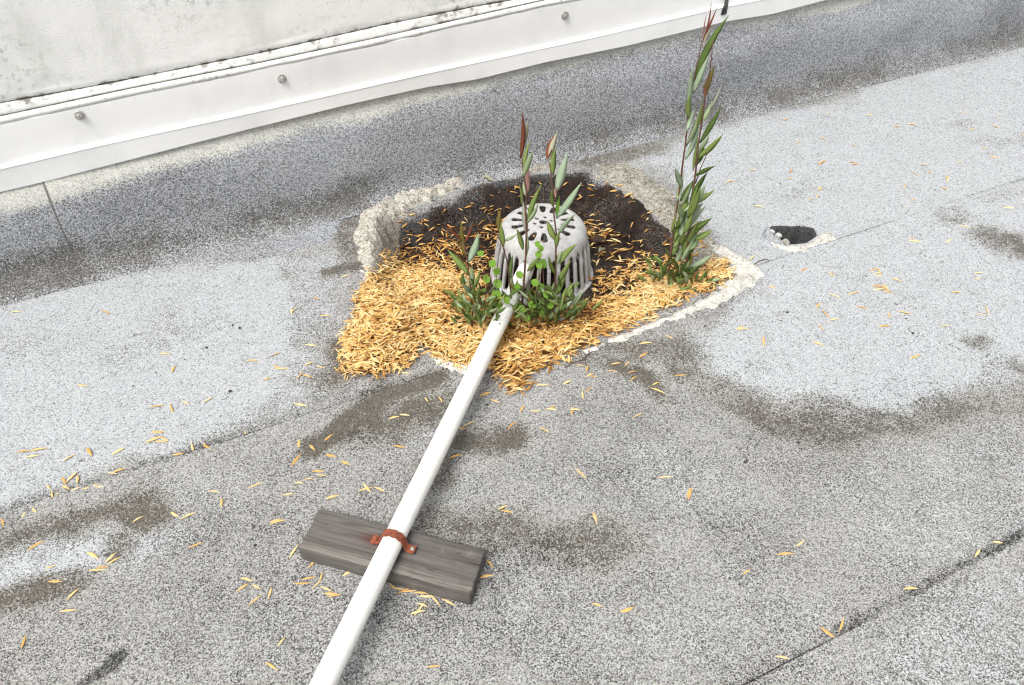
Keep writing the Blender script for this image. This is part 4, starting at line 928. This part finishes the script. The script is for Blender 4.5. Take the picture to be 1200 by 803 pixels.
sr, Y = plant('willow_seedling', (654, 370), .02, 'tall blue-green willow-leaved seedling in front of the strainer at its right', 'willow seedlings around the strainer')
stem(sr, Y, [(653, 374), (651, 340), (651, 305), (652, 275), (649, 250), (648, 228), (646, 205), (643, 187)], .0026, .001)
stem(sr, Y, [(652, 372), (641, 352), (637, 330), (636, 310)], .0016, .0008, deps=[-.02] * 4)
for a, b, w_, k in [((643, 188), (654, 152), 7, 'pale'), ((641, 186), (649, 158), 7.5, 'red'), ((648, 205), (651, 172), 7.5, 'mid'), ((652, 224), (665, 177), 10.5, 'blue'), ((652, 256), (682, 211), 8.5, 'blue'), ((648, 242), (647, 220), 5, 'mid'), ((652, 254), (656, 228), 5, 'bright'), ((651, 232), (651, 218), 4, 'pink'), ((650, 281), (641, 257), 7.5, 'mid'), ((654, 275), (675, 248), 6, 'blue'), ((652, 290), (656, 270), 6, 'mid'), ((656, 309), (677, 284), 7, 'mid'), ((654, 331), (669, 303), 7, 'mid'), ((651, 312), (660, 292), 6, 'light'), ((651, 322), (643, 298), 5, 'mid'), ((653, 345), (664, 320), 8, 'mid'), ((641, 376), (660, 349), 7, 'light'), ((650, 370), (673, 342), 7, 'light'), ((655, 366), (668, 332), 6, 'light'), ((662, 372), (680, 358), 6, 'light'), ((664, 362), (677, 345), 5, 'grey'), ((672, 358), (684, 340), 5, 'light'), ((637, 366), (634, 345), 6, 'olive'), ((651, 376), (663, 372), 5, 'grey'), ((660, 350), (672, 330), 6, 'mid'), ((646, 352), (650, 330), 6, 'mid')]: green_leaf(sr, Y, a, b, w_, k)
tuft(sr, Y, 654, 360, 90, 17, 12, 20, 5.5, ['dark', 'dark', 'mid', 'mid', 'light', 'olive'])

def round_leaf(parent, Y, c, wpx, base, dep):
    C = onY(*c, Y + dep); mp = PXM(Y, c[1]); r = wpx * mp / 2 * 1.2
    view = C - CAM; view /= np.linalg.norm(view); n = -view * .6 + np.array([random.gauss(0, .3), random.gauss(0, .3), .8]); n /= np.linalg.norm(n)
    a = np.cross(n, np.array([1., .2, 0])); a /= np.linalg.norm(a); b = np.cross(n, a); N_ = 12
    vs = [C - n * r * .10, C - n * (r * .10 + .0005)]; fs = []
    for k in range(N_):
        an = 2 * math.pi * k / N_; rr = r * (1 + .08 * math.cos(2 * an)) * (.86 if k == 0 else 1); vs.append(C + (a * math.cos(an) * 1.1 + b * math.sin(an)) * rr)
    for k in range(N_): fs += [(0, 2 + k, 2 + (k + 1) % N_), (1, 2 + (k + 1) % N_, 2 + k)]
    l = place('leaf', mesh('leaf', vs, fs, False), M['leaf_bright'], parent)
    B = onY(*base, Y); mid = (B + C) / 2 + np.array([random.uniform(-.006, .006), 0, .004])
    tube('petiole', [B, mid, C - n * .001], [.0009, .0007, .0006], M['stem_green'], parent, 5)
for base, pts, lab in [((577, 374), [(563, 297, 7), (577, 309, 8), (582, 318, 8), (570, 327, 8), (583, 332, 9), (582, 345, 10), (584, 357, 9), (573, 362, 8), (575, 350, 8), (590, 366, 8), (566, 341, 7), (580, 372, 8), (594, 352, 7)], 'bright green round-leaved weed in the heap left of the pipe end'),
                       ((630, 372), [(630, 286, 6), (634, 291, 6), (631, 298, 7), (636, 309, 9), (632, 311, 7), (627, 331, 8), (633, 337, 9), (624, 357, 9), (617, 372, 8), (609, 322, 8), (606, 336, 7), (640, 345, 7), (611, 362, 7), (634, 366, 7), (645, 358, 7)], 'bright green round-leaved weed in front of the strainer between two seedlings')]:
    p, Y = plant('round_leaved_weed', base, .02, lab, 'round-leaved weeds around the strainer')
    for x, y, w_ in pts: round_leaf(p, Y, (x, y), w_, base, random.uniform(-.03, .0))
